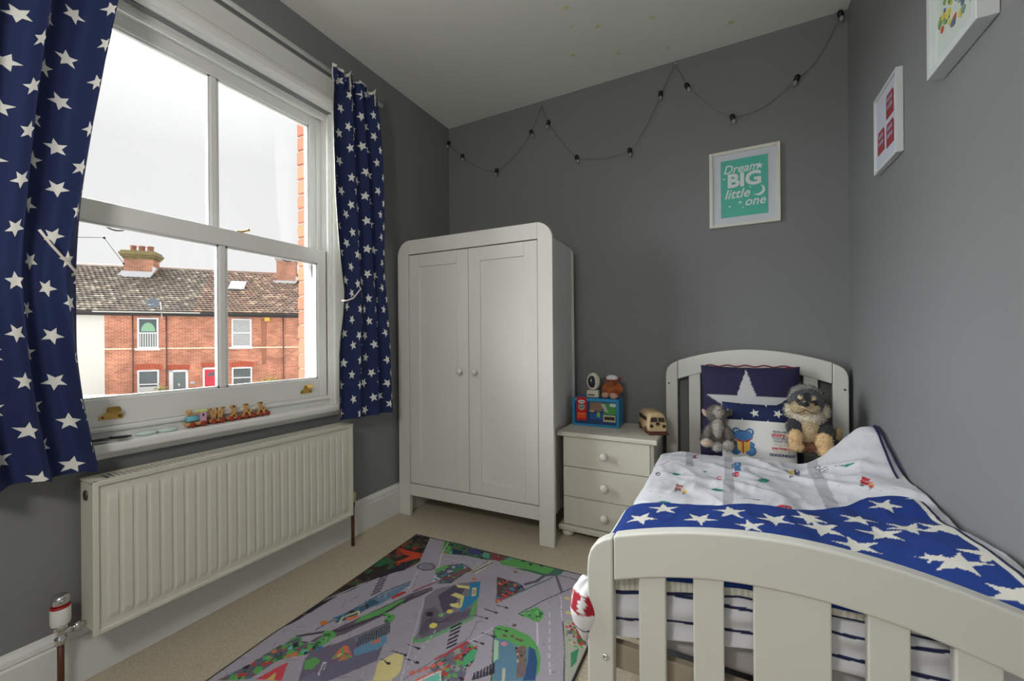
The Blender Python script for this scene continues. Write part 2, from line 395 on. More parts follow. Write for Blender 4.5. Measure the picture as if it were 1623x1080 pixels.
# sashes
GY0, GY1, MY0, MY1 = .488, 1.338, .900, .926
ls = empty('lower_sash', (0, 0, 0)); ls.parent = win
def sash(parent, xo, xi, z0, z1, gz0, gz1, name):
    """xi room face, xo outer face; glass region GY0..GY1 x gz0..gz1"""
    y0, y1 = GY0-.045, GY1+.045
    bx = [(xo, xi, y0, GY0, z0, z1), (xo, xi, GY1, y1, z0, z1), (xo, xi, GY0, GY1, z0, gz0), (xo, xi, GY0, GY1, gz1, z1), ]
    o = wb(name, bx, bevel=.003, parent=parent)
    wb('glazing_bar', [(xo+.008, xi-.004, MY0, MY1, gz0, gz1)], parent=parent, bevel=.005)
    xm = (xo+xi)/2
    bd = []
    for a, c_ in ((GY0, MY0), (MY1, GY1)):
        bd += [(xm-.004, xi-.009, a, a+.007, gz0, gz1), (xm-.004, xi-.009, c_-.007, c_, gz0, gz1), (xm-.004, xi-.009, a, c_, gz0, gz0+.007), (xm-.004, xi-.009, a, c_, gz1-.007, gz1)]
    wb('glazing_bead', bd, parent=parent, bevel=0)
    for a, c_ in ((GY0, MY0), (MY1, GY1)):
        g = wb('pane', [(xm-.0015, xm+.0015, a, c_, gz0, gz1)], gl, parent, bevel=0)
sash(ls, -1.797, -1.755, .752, 1.470, .840, 1.402, 'sash_frame')
us = empty('upper_sash', (0, 0, 0)); us.parent = win
sash(us, -1.855, -1.812, 1.425, 2.14, 1.475, 2.088, 'sash_frame')
# sash horns of the upper sash (outside, seen through the lower glass)
for y0, y1 in ((GY1-.012, GY1+.04), (GY0-.04, GY0+.012)):
    mm = MB(); pts = [(y0, 1.43), (y1, 1.43), (y1, 1.33), ((y0*.4+y1*.6), 1.315), ((y0*.6+y1*.4), 1.335), (y0+.012, 1.36), (y0+.002, 1.385), (y0, 1.40)]
    mm.prism([(p-WO.y, q-WO.z) for p, q in pts], 'x', -1.85-XL, -1.815-XL); mm.build('sash_horn', TRIM, us, bevel=.003)
wb('outer_lining', [(-1.87, -1.815, 1.345, 1.392, .70, 1.40), (-1.87, -1.858, 1.352, 1.392, 1.40, 2.14)])
# brass sash fastener on the meeting rail
p = at_x(378, 362, -1.79)
fl = empty('sash_fastener'); fl.parent = ls; fl.location = (p.x-XL, p.y-WO.y, 1.470-WO.z)
MB().box(-.018, .018, -.022, .022, 0, .003).build('plate', BRASS, fl)
MB().lathe([(.010, .003), (.011, .008), (.006, .012), (0, .013)]).tube([(0, 0, .008), (.008, .016, .012), (.014, .03, .018)], [.005, .004, .003]).ball((.015, .032, .02), .006, 10).build('lever', BRASS, fl)
# hook lifts of brass on the bottom rail
for (u, v) in ((176, 655), (485, 617)):
    p = at_x(u, v, -1.755)
    q = empty('sash_lift'); q.parent = ls; q.location = (-1.755-XL, p.y-WO.y, p.z-WO.z)
    mm = MB(); mm.prism([(-.030, -.020), (.030, -.020), (.030, -.004), (.012, .002), (.009, .016), (-.009, .016), (-.012, .002), (-.030, -.008)], 'x', 0, .003)
    mm.build('plate', BRASS, q, bevel=.001)
    hk = MB(); prof = [(.003, .008), (.008, .017), (.017, .021), (.026, .016), (.029, .006), (.026, .004), (.023, .012), (.016, .016), (.010, .013), (.005, .003)]
    A = [hk.bm.verts.new((a, -.012, c_)) for a, c_ in prof]; B = [hk.bm.verts.new((a, .016, c_)) for a, c_ in prof]
    hk.bm.faces.new(A); hk.bm.faces.new(B[::-1])
    for i in range(len(prof)): j = (i+1) % len(prof); hk.bm.faces.new((A[i], A[j], B[j], B[i]))
    hk.build('hook', BRASS, q)
    for yy in (-.021, .021): MB().ball((.003, yy, -.012), (.002, .004, .004), 8).build('screw', mat('dark_brass_screw', lin(90, 70, 40), .4, .8), q)
# thin grey wire lifts under the top sash rail
for ua, ub, va, vb in ((162, 203, 349, 357), (443, 466, 404, 407)):
    a = at_x(ua, va, -1.835); c_ = at_x(ub, vb, -1.835); zz = 1.425
    L = [Vector((a.x, a.y, zz+.008)), Vector((a.x, a.y+.004, zz-.010))] + [Vector((a.x, a.y + (c_.y-a.y)*t, zz-.012-.012*math.sin(PI*t))) for t in (.2, .35, .5, .65, .8)] + [Vector((a.x, c_.y-.004, zz-.010)), Vector((a.x, c_.y, zz+.008))]
    MB().tube([(q.x-XL, q.y-WO.y, q.z-WO.z) for q in L], .0028, 6).build('wire_pull', DARK, us)
# window board
sb = MB(); sb.box(-1.765-XL, -1.683-XL, .33-WO.y, 1.447-WO.y, .677-WO.z, .709-WO.z); sb.build('window_board', TRIM, win, bevel=.010, bseg=3)
wb('board_moulding', [(-1.737, -1.722, .345, 1.44, .655, .680)], bevel=.005)

# ---------------------------------------------------------------- terrace across the street (local frame along its facade)
HO = Vector((-26.31, 7.522, 0.0)); HR = math.radians(49.44)
house = empty('terraced_house', HO, HR, 'red brick terrace with dark tiled roof and chimneys seen through the window', 'house')
hd_ = Vector((math.cos(HR), math.sin(HR), 0)); hn = Vector((hd_.y, -hd_.x, 0))
def fac(u, v, off=0.0):
    a = ray(u, v); q = HO + hn*(-off); t = ((q-O).dot(hn))/a.dot(hn); P = O + a*t; return (P-q).dot(hd_), P.z
def brickwall(name, col1, col2, mort, sx):
    m = bpy.data.materials.new(name); m.use_nodes = True; nt = m.node_tree; b_ = nt.nodes['Principled BSDF']; b_.inputs['Roughness'].default_value = .9
    tc = nt.nodes.new('ShaderNodeTexCoord'); mp = nt.nodes.new('ShaderNodeMapping'); mp.inputs['Rotation'].default_value = (PI/2, 0, 0)
    bt = nt.nodes.new('ShaderNodeTexBrick'); bt.inputs['Scale'].default_value = 1.0; bt.inputs['Brick Width'].default_value = .225; bt.inputs['Row Height'].default_value = .075
    bt.inputs['Mortar Size'].default_value = .008; bt.inputs['Color1'].default_value = (*col1, 1); bt.inputs['Color2'].default_value = (*col2, 1); bt.inputs['Mortar'].default_value = (*mort, 1)
    nt.links.new(tc.outputs['Object'], mp.inputs[0]); nt.links.new(mp.outputs[0], bt.inputs['Vector'])
    nz = nt.nodes.new('ShaderNodeTexNoise'); nz.inputs['Scale'].default_value = 1.3; nz.inputs['Detail'].default_value = 6; nt.links.new(tc.outputs['Object'], nz.inputs['Vector'])
    mr = nt.nodes.new('ShaderNodeMapRange'); mr.inputs['From Min'].default_value = .3; mr.inputs['From Max'].default_value = .7; mr.inputs['To Min'].default_value = .72; mr.inputs['To Max'].default_value = 1.25; nt.links.new(nz.outputs['Fac'], mr.inputs[0])
    vm = nt.nodes.new('ShaderNodeVectorMath'); vm.operation = 'SCALE'; nt.links.new(bt.outputs['Color'], vm.inputs[0]); nt.links.new(mr.outputs[0], vm.inputs['Scale'])
    nt.links.new(vm.outputs[0], b_.inputs['Base Color']); return m
BW = brickwall('terrace_brickwork', lin(220, 140, 108), lin(184, 104, 80), lin(216, 190, 166), 1)
ARCH = mat('red_brick_arch', lin(196, 100, 76), .85, var=.2, scale=8)
UPVC = mat('white_upvc', lin(240, 242, 245), .3, var=.01)
RENDER = mat('pale_render', lin(232, 230, 222), .85, var=.03, scale=2)
TILE = mat('mottled_roof_tile', lin(146, 128, 118), .9, var=.5, scale=3.2)
GUT = mat('dark_gutter', lin(58, 54, 54), .5); STONE = mat('pale_band_stone', lin(240, 226, 200), .8, var=.05)
YW = 5.0
hb = MB(); x0h = .93
hb.box(x0h, 17, 0, YW, -3.4, 2.60); hb.build('brick_wall', BW, house)
MB().box(-9, x0h, -.01, YW, -3.4, 2.60).build('rendered_wall', RENDER, house)
MB().box(x0h, 17, -.035, 0, .745, .815).build('string_course', STONE, house)
# roof of separate overlapping tiles, small in the photo: joined
ez, rz_, ry = 2.56, 5.16, 3.5; rl = math.hypot(ry+.2, rz_-ez); sl = math.atan2(rz_-ez, ry+.2)
MB().prism([(-.2, ez-.08), (ry, rz_-.08), (2*ry+.2, ez-.08), (2*ry+.2, ez-.2), (-.2, ez-.2)], 'x', -9, 17).build('roof_deck', GUT, house)
V = []; Fq = []; rows = 22; step = rl/rows; tw = .21
cs, sn = math.cos(sl), math.sin(sl)
CT = []
palette = [lin(132, 122, 110), lin(116, 108, 100), lin(140, 128, 114), lin(110, 102, 94), lin(126, 112, 102), lin(122, 116, 104), lin(168, 158, 142)]
for r_ in range(rows):
    s0 = r_*step - .03; s1 = (r_+1)*step + .02; nx = int(15/tw)
    for i in range(nx):
        x0 = -3.4 + i*tw + (.5*tw if r_ % 2 else 0); x1 = x0+tw*.97
        col = np.array(random.choice(palette))*random.uniform(.82, 1.08)
        if x0 > 4.2: col = col*np.array((1.22, 1.0, .92))
        h0 = .085 + random.uniform(-.008, .012); h1 = .012; k = len(V)
        prof = [(x0, 0), (x0+tw*.30, .030), (x0+tw*.55, .004), (x1, 0)]
        for (xx, dz) in prof:
            for s_, h_ in ((s0, h0+dz), (s1, h1+dz)):
                V.append((xx, -.2 + s_*cs - h_*sn, ez + s_*sn + h_*cs)); CT.append(col)
        V.append((x0, -.2+s0*cs, ez+s0*sn)); V.append((x1, -.2+s0*cs, ez+s0*sn)); CT += [col, col]
        for j in range(3): Fq.append((k+2*j, k+2*j+2, k+2*j+3, k+2*j+1))
        Fq.append((k+8, k+9, k+6, k+4)); Fq.append((k+8, k+4, k+2, k))
me = bpy.data.meshes.new('roof_tile'); me.from_pydata(V, [], Fq); me.update(); set_cols(me, np.array(CT, np.float32))
rt = link_mesh('roof_tile', me, mat('roof_tile_mix', (1, 1, 1), .9, var=.35, scale=9, attr='Col'), house); rt['kind'] = 'stuff'
m = MB(); m.tube([(-4, ry, rz_+.01), (13, ry, rz_+.01)], .11, 10); m.build('ridge_tile', TILE, house)
MB().box(-9, 17, -.30, -.19, ez-.10, ez-.0).build('gutter', GUT, house)
MB().box(x0h-.3, 4.7, -.315, -.30, ez-.07, ez-.01).build('gutter_front', mat('pale_gutter', lin(200, 198, 190), .5), house)
def hchim(s0, s1, zb, zt, pots, cap):
    q = empty('chimney'); q.parent = house
    MB().box(s0, s1, 2.6, 3.4, zb, zt).build('stack', brickwall('chimney_brick_%d' % int(s0), lin(196, 130, 104), lin(170, 108, 84), lin(190, 170, 150), 1), q)
    c_ = MB()
    for i, (e, a, d) in enumerate(((.05, 0, .1), (.11, .1, .2), (.16, .2, .34), (.10, .34, .44))): c_.box(s0-e, s1+e, 2.6-e, 3.4+e, zt-.12+a, zt-.12+d)
    c_.build('corbel', cap, q, bevel=.02)
    for i in range(pots):
        xx = s0+.25+i*((s1-s0)-.5)/max(1, pots-1)
        MB().lathe([(.15, 0), (.14, .15), (.13, .26), (.16, .29), (.16, .34), (.11, .34), (.11, .1), (0, .1)], (xx, 3.0, zt+.30), seg=12).build('chimney_pot', mat('terracotta_pot', lin(150, 104, 86), .85, var=.2), q)
    MB().prism([(s0-.15, zb-.12), (s0+.2, zb-.35), (s1-.1, zb-.25), (s1+.2, zb+.25), (s1+.02, zb+.35), (s1, zb+.05), (s0, zb+.05)], 'y', 2.45, 2.6).build('flashing', mat('lead_flashing', lin(206, 208, 212), .6, var=.1), q)
mossy = mat('mossy_brick', lin(134, 122, 84), .95, var=.5, scale=7)
hchim(.62, 1.86, 4.78, 5.62, 3, mossy)
hchim(7.62, 8.62, 4.62, 5.95, 0, mat('pale_chimney_cap', lin(190, 184, 178), .9, var=.2, scale=6))
sk = empty('skylight'); sk.parent = house
S = lambda s_, h_: (-.2 + s_*cs - h_*sn, ez + s_*sn + h_*cs)
for nm, e, h_, mm in (('frame', .0, .12, mat('dark_skylight_frame', lin(84, 88, 92), .4)), ('pane', .07, .13, mat('skylight_glass', lin(225, 232, 238), .05, var=.01))):
    s0 = 2.30+e; s1 = 3.25-e; g = MB()
    P = [Vector((x, *S(s_, hh))) for hh in (.03, h_) for x, s_ in ((5.42+e, s0), (6.18-e, s0), (6.18-e, s1), (5.42+e, s1))]
    vs = [g.bm.verts.new(p) for p in P]
    for f in ((0,3,2,1),(4,5,6,7),(0,1,5,4),(1,2,6,5),(2,3,7,6),(3,0,4,7)): g.bm.faces.new([vs[i] for i in f])
    g.build(nm, mm, sk)
HGL = mat('house_window_glass', lin(96, 106, 108), .08, var=.25, scale=3)
NETM = mat('net_curtain', lin(214, 216, 214), .9, var=.08, scale=12)
def hwin(s0, s1, z0, z1, lead=False, arch=False, curtain=None, mid=True):
    q = empty('house_window', ((s0+s1)/2, -.0, z0)); q.parent = house; w = s1-s0; h = z1-z0
    f = MB(); t = .07
    f.box(-w/2, -w/2+t, -.05, .06, 0, h); f.box(w/2-t, w/2, -.05, .06, 0, h); f.box(-w/2+t, w/2-t, -.05, .06, 0, t); f.box(-w/2+t, w/2-t, -.05, .06, h-t, h)
    if mid: f.box(-w/2+t, w/2-t, -.05, .05, h*.5-.03, h*.5+.03)
    f.build('frame', UPVC, q)
    MB().box(-w/2+t, w/2-t, -.02, -.01, t, h-t).build('pane', NETM if curtain == 'net' else HGL, q)
    MB().box(-w/2-.07, w/2+.07, -.10, .0, -.10, 0).build('sill', UPVC, q)
    if curtain == 'green': 
        c_ = MB(); c_.prism([(.27*math.cos(a), h*.52 + .05+.42*math.sin(a)) for a in [PI*i/12 for i in range(13)]], 'y', -.026, -.022); c_.build('rainbow_drawing', mat('pale_green_paper', lin(150, 196, 160), .8), q)
        c_ = MB()
        for i in range(7): c_.box(-w/2+t+.02+i*.093, -w/2+t+.07+i*.093, -.026, -.022, t, h*.5-.03)
        c_.build('net_curtain', NETM, q)
    if curtain == 'half': MB().box(-w/2+t, w/2-t, -.026, -.022, t, h*.42).build('net_curtain', NETM, q)
    if lead:
        l_ = MB(); n = 6
        for k_ in range(-8, 14):
            for sg in (1, -1):
                xa = -w/2+t+k_*.11; pts = []
                za, zb_ = t, h-t
                xb = xa + sg*(zb_-za)*.62
                # clip to pane width
                lo, hi = -w/2+t, w/2-t
                f0 = max(0, min(1, ((lo if sg > 0 else hi)-xa)/(xb-xa))); f1 = max(0, min(1, ((hi if sg > 0 else lo)-xa)/(xb-xa)))
                if f1-f0 < .02: continue
                l_.tube([(xa+(xb-xa)*f0, -.027, za+(zb_-za)*f0), (xa+(xb-xa)*f1, -.027, za+(zb_-za)*f1)], .006, 4)
        l_.build('lead_lattice', mat('lead_came', lin(150, 152, 150) if curtain == 'net' else lin(205, 205, 205), .5), q)
    if arch:
        a = MB()
        for i in range(9):
            t0 = -w/2-.08+(w+.16)*i/9; t1 = -w/2-.08+(w+.16)*(i+1)/9-.008
            bow = lambda x: .07*(1-(2*x/(w+.16))**2)
            a.prism([(t0, h+bow(t0)), (t1, h+bow(t1)), (t1*1.05, h+.24+bow(t1)), (t0*1.05, h+.24+bow(t0))], 'y', -.03, .0)
        a.build('brick_arch', ARCH, q)
    return q
hwin(2.148, 2.96, .80, 2.27, curtain='green', arch=False)
hwin(2.14, 2.97, -1.62, -.25, curtain='half', arch=True)
hwin(5.95, 6.83, .82, 2.27, lead=True, curtain='net')
hwin(5.95, 6.84, -1.30, -.23, lead=True, arch=True)
hwin(9.4, 10.2, .82, 2.27); hwin(9.4, 10.2, -1.30, -.23, arch=True)
def hdoor(s0, s1, zt, mm, side, glassy):
    q = empty('house_door', ((s0+s1)/2, 0, 0)); q.parent = house; w = s1-s0
    f = MB(); f.box(-w/2, -w/2+side[0], -.05, .05, -3.2, zt); f.box(w/2-side[1], w/2, -.05, .05, -3.2, zt); f.box(-w/2, w/2, -.05, .05, zt-.10, zt); f.build('frame', UPVC, q)
    MB().box(-w/2+side[0], w/2-side[1], -.03, .0, -3.2, zt-.1).build('leaf', mm, q)
    if glassy: MB().ball((.0, -.035, zt-.75), (.06, .01, .1), 8).build('knocker', CHROME, q)
    else:
        c_ = MB(); xm = (side[0]-side[1])/2
        for k_ in range(3):
            a0, a1 = PI*k_/3+.06, PI*(k_+1)/3-.06
            c_.prism([(xm+.06*math.cos(a0), zt-.45+.06*math.sin(a0)), (xm+.26*math.cos(a0), zt-.45+.24*math.sin(a0)), (xm+.26*math.cos(a1), zt-.45+.24*math.sin(a1)), (xm+.06*math.cos(a1), zt-.45+.06*math.sin(a1))], 'y', -.036, -.03)
        c_.build('fanlight', HGL, q)
    a = MB()
    for i in range(9):
        t0 = -w/2-.06+(w+.12)*i/9; t1 = -w/2-.06+(w+.12)*(i+1)/9-.008; a.prism([(t0, zt+.02), (t1, zt+.02), (t1*1.04, zt+.25), (t0*1.04, zt+.25)], 'y', -.03, 0)
    a.build('brick_arch', ARCH, q)
hdoor(3.36, 4.12, -.28, mat('sage_grey_door', lin(120, 132, 130), .5), (.16, .10), True)
hdoor(4.72, 5.56, -.20, mat('red_front_door', lin(226, 62, 78), .4), (.08, .08), False)
for s_ in (1.98, 3.27): MB().tube([(s_, -.06, -3.2), (s_, -.06, 2.45)], .03, 6).build('downpipe', mat('brown_downpipe', lin(120, 80, 66), .6), house)
MB().tube([(8.28, -.06, -3.2), (8.28, -.06, 2.45)], .03, 6).build('downpipe', MATS['brown_downpipe'], house)
MB().box(7.43, 7.66, -.1, 0, 2.16, 2.40).build('alarm_box', mat('yellow_alarm_box', lin(238, 204, 90), .5), house)
MB().ball((4.28, -.02, -.94), (.12, .02, .07), 10).build('number_plaque', mat('blue_white_plaque', lin(196, 204, 220), .5), house)
m = MB(); m.prism([(-.03+x*1.0, z_) for x, z_ in ((7.28, 2.3), (7.55, 2.3), (7.50, -.1), (7.32, -.1))], 'y', -.012, 0); m.build('repointed_brickwork', mat('dark_patched_brick', lin(170, 116, 92), .9, var=.45, scale=14), house)
ds = empty('satellite_dish', (2.9, -.45, 2.92)); ds.parent = house
MB().lathe([(0, .0), (.12, .015), (.22, .055), (.25, .08), (.24, .085), (.12, .025), (0, .01)], (0, 0, 0), (.35, -1, .25), seg=20).build('dish', mat('grey_dish', lin(112, 122, 132), .5), ds)
MB().tube([(.24, .30, -.70), (.24, .12, .08)], .022, 6).tube([(0, 0, 0), (.24, .12, -.05)], .02, 6).tube([(0, -.02, -.05), (-.06, -.3, -.08)], .015, 5).build('bracket', UPVC, ds)
def leaf_clump(name, c, r, n, cols, parent=None, label=None, cat=None, seed=1):
    rnd = random.Random(seed); V = []; Fq = []; CC = []
    for i in range(n):
        d = Vector((rnd.gauss(0, 1), rnd.gauss(0, 1), rnd.gauss(0, 1))).normalized()*rnd.uniform(.3, 1)
        p = Vector((d.x*r[0], d.y*r[1], d.z*r[2])) + Vector(c); s_ = rnd.uniform(.03, .07)
        a = Vector((rnd.uniform(-1, 1), rnd.uniform(-1, 1), rnd.uniform(-.4, 1))).normalized(); t = a.cross(Vector((rnd.uniform(-1, 1), rnd.uniform(-1, 1), .3))).normalized()
        k = len(V); V += [p, p+a*s_+t*s_*.5, p+a*s_*2, p+a*s_-t*s_*.5]; Fq.append((k, k+1, k+2, k+3)); c_ = rnd.choice(cols); CC += [c_]*4
    me = bpy.data.meshes.new(name); me.from_pydata([tuple(v) for v in V], [], Fq); set_cols(me, np.array(CC, np.float32))
    o = link_mesh(name, me, mat('leaf_colours', (1, 1, 1), .7, var=.1, attr='Col'), parent); 
    return tag(o, label, cat)
pl = empty('potted_plant', (HO + hd_*3.36 + hn*1.0) + Vector((0, 0, -2.6)), HR, 'leafy green plant in a pot by the ground floor window opposite', 'plant')
leaf_clump('foliage', (0, 0, 1.35), (.34, .2, .38), 260, [lin(150, 178, 96), lin(112, 142, 74), lin(196, 150, 120)], pl, seed=3)
MB().tube([(0, 0, .3), (.03, 0, .8), (0, 0, 1.4)], .03, 6).build('stem', COPPER, pl); MB().lathe([(0, 0), (.2, 0), (.26, .45), (.22, .45), (0, .4)]).build('pot', mat('terracotta_pot', lin(150, 104, 86)), pl)
bs = empty('shrub', (HO + hd_*7.85 + hn*.8) + Vector((0, 0, -2.6)), HR, 'yellow-green shrub against the brick wall at far right of the view', 'shrub')
leaf_clump('foliage', (0, 0, 1.3), (.75, .3, .65), 700, [lin(206, 206, 110), lin(170, 186, 88), lin(140, 160, 80)], bs, seed=5)
MB().tube([(0, 0, 0), (.05, 0, .7), (0, 0, 1.3)], .04, 6).build('stem', COPPER, bs)
# parked pale car, only its roof shows over the sill
car = empty('car', (HO + hd_*2.1 + hn*3.2) + Vector((0, 0, -2.6)), HR, 'pale grey parked car with its roof just showing above the sill', 'car')
CARP = mat('pale_car_paint', lin(196, 194, 188), .35, var=.04)
MB().prism([(-1.7, .3), (1.9, .3), (1.95, .75), (1.2, .95), (.55, 1.48), (-.75, 1.52), (-1.5, .95), (-1.75, .8)], 'y', -.75, .75).build('body', CARP, car, bevel=.05)
MB().prism([(1.05, .98), (.52, 1.42), (-.70, 1.46), (-1.35, .98)], 'y', -.765, .765).build('side_window', HGL, car)
MB().box(.0, .02, -.62, .62, -.3, .3, M=Matrix.Translation((.93, 0, 1.2)) @ Matrix.Rotation(math.radians(-50), 4, 'Y')).build('windscreen', HGL, car)
for sx in (-1.15, 1.2):
    for sy in (-.72, .72): MB().lathe([(0, -.08), (.28, -.08), (.3, 0), (.28, .08), (0, .08)], (sx, sy, .3), (0, 1, 0)).build('wheel', BLACK, car)
gs = struct(MB().box(-90, XL-.24, -70, 90, -3.4, -2.60).build('ground', mat('street_tarmac', lin(176, 174, 168), .9, var=.15, scale=.8)))
MB().box(-9, 17, -1.9, -1.75, -2.62, -2.25).build('front_garden_wall', BW, house)
wr_ = MB(); a = at_x(60, 375, -25.8); b2 = at_x(165, 377, -25.8); c2 = at_x(196, 418, -25.6)
wr_.tube([a, b2], .012, 5); wr_.tube([b2, c2], .012, 5); wr_.ball(b2, .06, 8); wr_.ball(c2, .05, 8)
tag(wr_.build('aerial_wire', BLACK), 'thin dark telephone wire against the sky left of the chimney', 'wire')
# ---------------------------------------------------------------- radiator (450 high, left wall, under the window)
RX, RY0, RY1, RZ0, RZ1 = -1.612, .488, 1.416, .172, .617
rad = empty('radiator', (-1.70, .95, RZ0), 0, 'cream ribbed panel radiator on the wall below the window', 'radiator')
def rl_(x, y, z): return (x+1.70, y-.95, z-RZ0)
n_y, n_z = 930, 60
ys = np.linspace(RY0+.012, RY1-.012, n_y); zs = np.linspace(RZ0+.01, RZ1-.012, n_z)
pit = (RY1-RY0-.06)/26
P = np.zeros((n_z, n_y, 3))
for j, z_ in enumerate(zs):
    e = min(1, max(0, (min(z_-(RZ0+.030), (RZ1-.040)-z_))/.014))
    ph = ((ys-(RY0+.03))/pit) % 1.0
    inb = (ys > RY0+.03) & (ys < RY1-.03)
    g = np.clip((np.abs(ph-.5)-.30)/.12, 0, 1)         # 1 in channel, 0 on flat rib
    dep = (1-g)*0.0048*e*inb
    P[j, :, 0] = RX+1.70 + dep - .0075; P[j, :, 1] = ys-.95; P[j, :, 2] = z_-RZ0
me = grid_mesh('front_panel', P); link_mesh('front_panel', me, RADM, rad)
m = MB(); a = rl_(RX, RY0, RZ0); c_ = rl_(RX, RY1, RZ1)
m.box(a[0]-.012, a[0]+.000, a[1], a[1]+.014, a[2], c_[2]); m.box(a[0]-.012, a[0]+.000, c_[1]-.014, c_[1], a[2], c_[2])
m.box(a[0]-.012, a[0]+.000, a[1]+.014, c_[1]-.014, a[2], a[2]+.012); m.box(a[0]-.012, a[0]+.000, a[1]+.014, c_[1]-.014, c_[2]-.014, c_[2]-.0065)
m.build('panel_rim', RADM, rad, bevel=.002)
m = MB(); x0, x1 = -1.705+1.70, RX+1.70-.013
m.box(x0, x1, a[1]+.002, a[1]+.006, .012, c_[2]-.01); m.build('side_panel', RADM, rad, bevel=.001)
MB().box(x0, x1, c_[1]-.006, c_[1]-.002, .012, c_[2]-.01).build('side_panel', RADM, rad, bevel=.001)
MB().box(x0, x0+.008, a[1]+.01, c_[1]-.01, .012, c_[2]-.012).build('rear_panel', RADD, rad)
m = MB(); zt = c_[2]
m.box(x0, a[0]+.001, a[1], a[1]+.034, zt-.006, zt); m.box(x0, a[0]+.001, c_[1]-.034, c_[1], zt-.006, zt)
m.box(x0, x0+.012, a[1]+.034, c_[1]-.034, zt-.006, zt); m.box(a[0]-.018, a[0]+.001, a[1]+.034, c_[1]-.034, zt-.006, zt)
ns = 66; w_ = (c_[1]-a[1]-.068)/ns
for i in range(ns): m.box(x0+.012, a[0]-.018, a[1]+.034+i*w_, a[1]+.034+i*w_+w_*.42, zt-.006, zt-.001)
m.build('top_grille', RADM, rad)
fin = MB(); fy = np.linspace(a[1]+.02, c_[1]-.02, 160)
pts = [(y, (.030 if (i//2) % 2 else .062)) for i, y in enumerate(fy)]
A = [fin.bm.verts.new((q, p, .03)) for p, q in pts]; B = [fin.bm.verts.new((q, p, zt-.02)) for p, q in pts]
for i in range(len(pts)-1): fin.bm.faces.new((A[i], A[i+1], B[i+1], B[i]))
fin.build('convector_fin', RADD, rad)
m = MB(); m.lathe([(0, 0), (.015, 0), (.015, .004), (.009, .006), (0, .006)], (x0+.040, a[1]+.003, zt-.045), (0, -1, 0), 16); m.build('end_plug', mat('tarnished_plug', lin(96, 92, 84), .4, .7), rad)
# thermostatic valve at the near end
vx, vy = -1.668, .437
tv = empty('thermostatic_valve', rl_(vx, vy, .20)); tv.parent = rad; tv.scale = (.88, .88, 1)
MB().tube([(0, 0, -.20), (0, 0, -.02)], .0085, 12).build('pipe', COPPER, tv)
MB().lathe([(.0, -.030), (.014, -.030), (.015, -.012), (.011, -.010), (.011, .010), (.016, .012), (.017, .026), (.0, .026)]).tube([(0, 0, .0), (0, .032, .0)], .009, 10).lathe([(0, 0), (.014, 0), (.014, .014), (0, .014)], (0, .030, 0), (0, 1, 0), 6).tube([(0, .03, 0), (.0, .056, 0)], .008, 10).build('valve_body', CHROME, tv)
MB().lathe([(.0, .026), (.022, .026), (.024, .034), (.024, .074), (.0, .074)], seg=24).build('valve_head', mat('white_valve_plastic', lin(225, 224, 220), .35), tv, bevel=.001)
MB().lathe([(.0, .073), (.0235, .073), (.0235, .079), (0, .079)], seg=24).build('red_ring', REDP, tv)
MB().lathe([(.0, .079), (.021, .079), (.022, .100), (.018, .107), (0, .109)], seg=24).build('valve_cap', CHROME, tv)
lv = empty('lockshield_valve', rl_(-1.655, 1.448, .20)); lv.parent = rad
MB().tube([(0, 0, -.20), (0, 0, .0)], .0085, 12).build('pipe', COPPER, lv)
MB().lathe([(0, 0), (.012, 0), (.012, .018), (0, .018)]).tube([(0, 0, .01), (0, -.04, .01)], .009, 10).build('valve_body', mat('dark_brass_valve', lin(84, 66, 50), .4, .8), lv)
MB().lathe([(0, .018), (.015, .018), (.016, .06), (.012, .066), (0, .066)], seg=12).build('valve_cap', mat('yellowed_plastic', lin(206, 196, 150), .5), lv)

# ---------------------------------------------------------------- wardrobe
wd = empty('wardrobe', (-1.717, 1.846, 0), math.radians(1.55), 'tall white two-door wardrobe with rounded top corners in the far left corner', 'wardrobe')
W, H = .970, 1.607
def arc(cx, cz, r, a0, a1, n=8): return [(cx+r*math.cos(a0+(a1-a0)*i/n), cz+r*math.sin(a0+(a1-a0)*i/n)) for i in range(n+1)]
SL, SRT = .082, .888   # inner edges of the stiles
mL = MB().prism([(0, 0), (.078, 0), (.078, H), ] + arc(.095, H-.085, .095, PI*.56, PI, 8), 'y', 0, .024)
pts = [(0, 0), (.078, 0), (.078, H)] + [(p, q) for p, q in arc(.090, H-.090, .090, PI/2+.14, PI, 8)]
mL.bm.free(); mL = MB().prism(pts, 'y', 0, .024); mL.build('stile', WHITE, wd, bevel=.004)
pts = [(W-p, q) for p, q in pts][::-1]; MB().prism(pts, 'y', 0, .024).build('stile', WHITE, wd, bevel=.004)
MB().box(.0785, W-.0785, 0, .024, H-.083, H).build('top_rail', WHITE, wd, bevel=.003)
MB().box(.0785, W-.0785, 0, .024, .120, .188).build('bottom_rail', WHITE, wd, bevel=.003)
m = MB(); m.box(.02, .038, .026, .445, .0, 1.560); m.box(W-.063, W-.045, .026, .445, .10, 1.560); m.box(.038, W-.063, .026, .445, 1.535, 1.555); m.box(.038, W-.063, .026, .445, .14, .16)
m.box(.038, W-.063, .435, .445, .14, 1.535); m.build('carcass', WHITE, wd, bevel=.002)
for xx in (.0, 1.0):
    q = [(.0, 0), (.06, 0), (.06, 1.570)] + arc(.055, 1.570-.045, .045, PI/2, PI, 6); q = [(p*.9+.018, r_) for p, r_ in q]
    if xx: q = [(W-p-.010, r_) for p, r_ in q][::-1]
    MB().prism(q, 'y', .447, .470).build('rear_post', WHITE, wd, bevel=.004)
DZ0, DZ1 = .193, 1.519
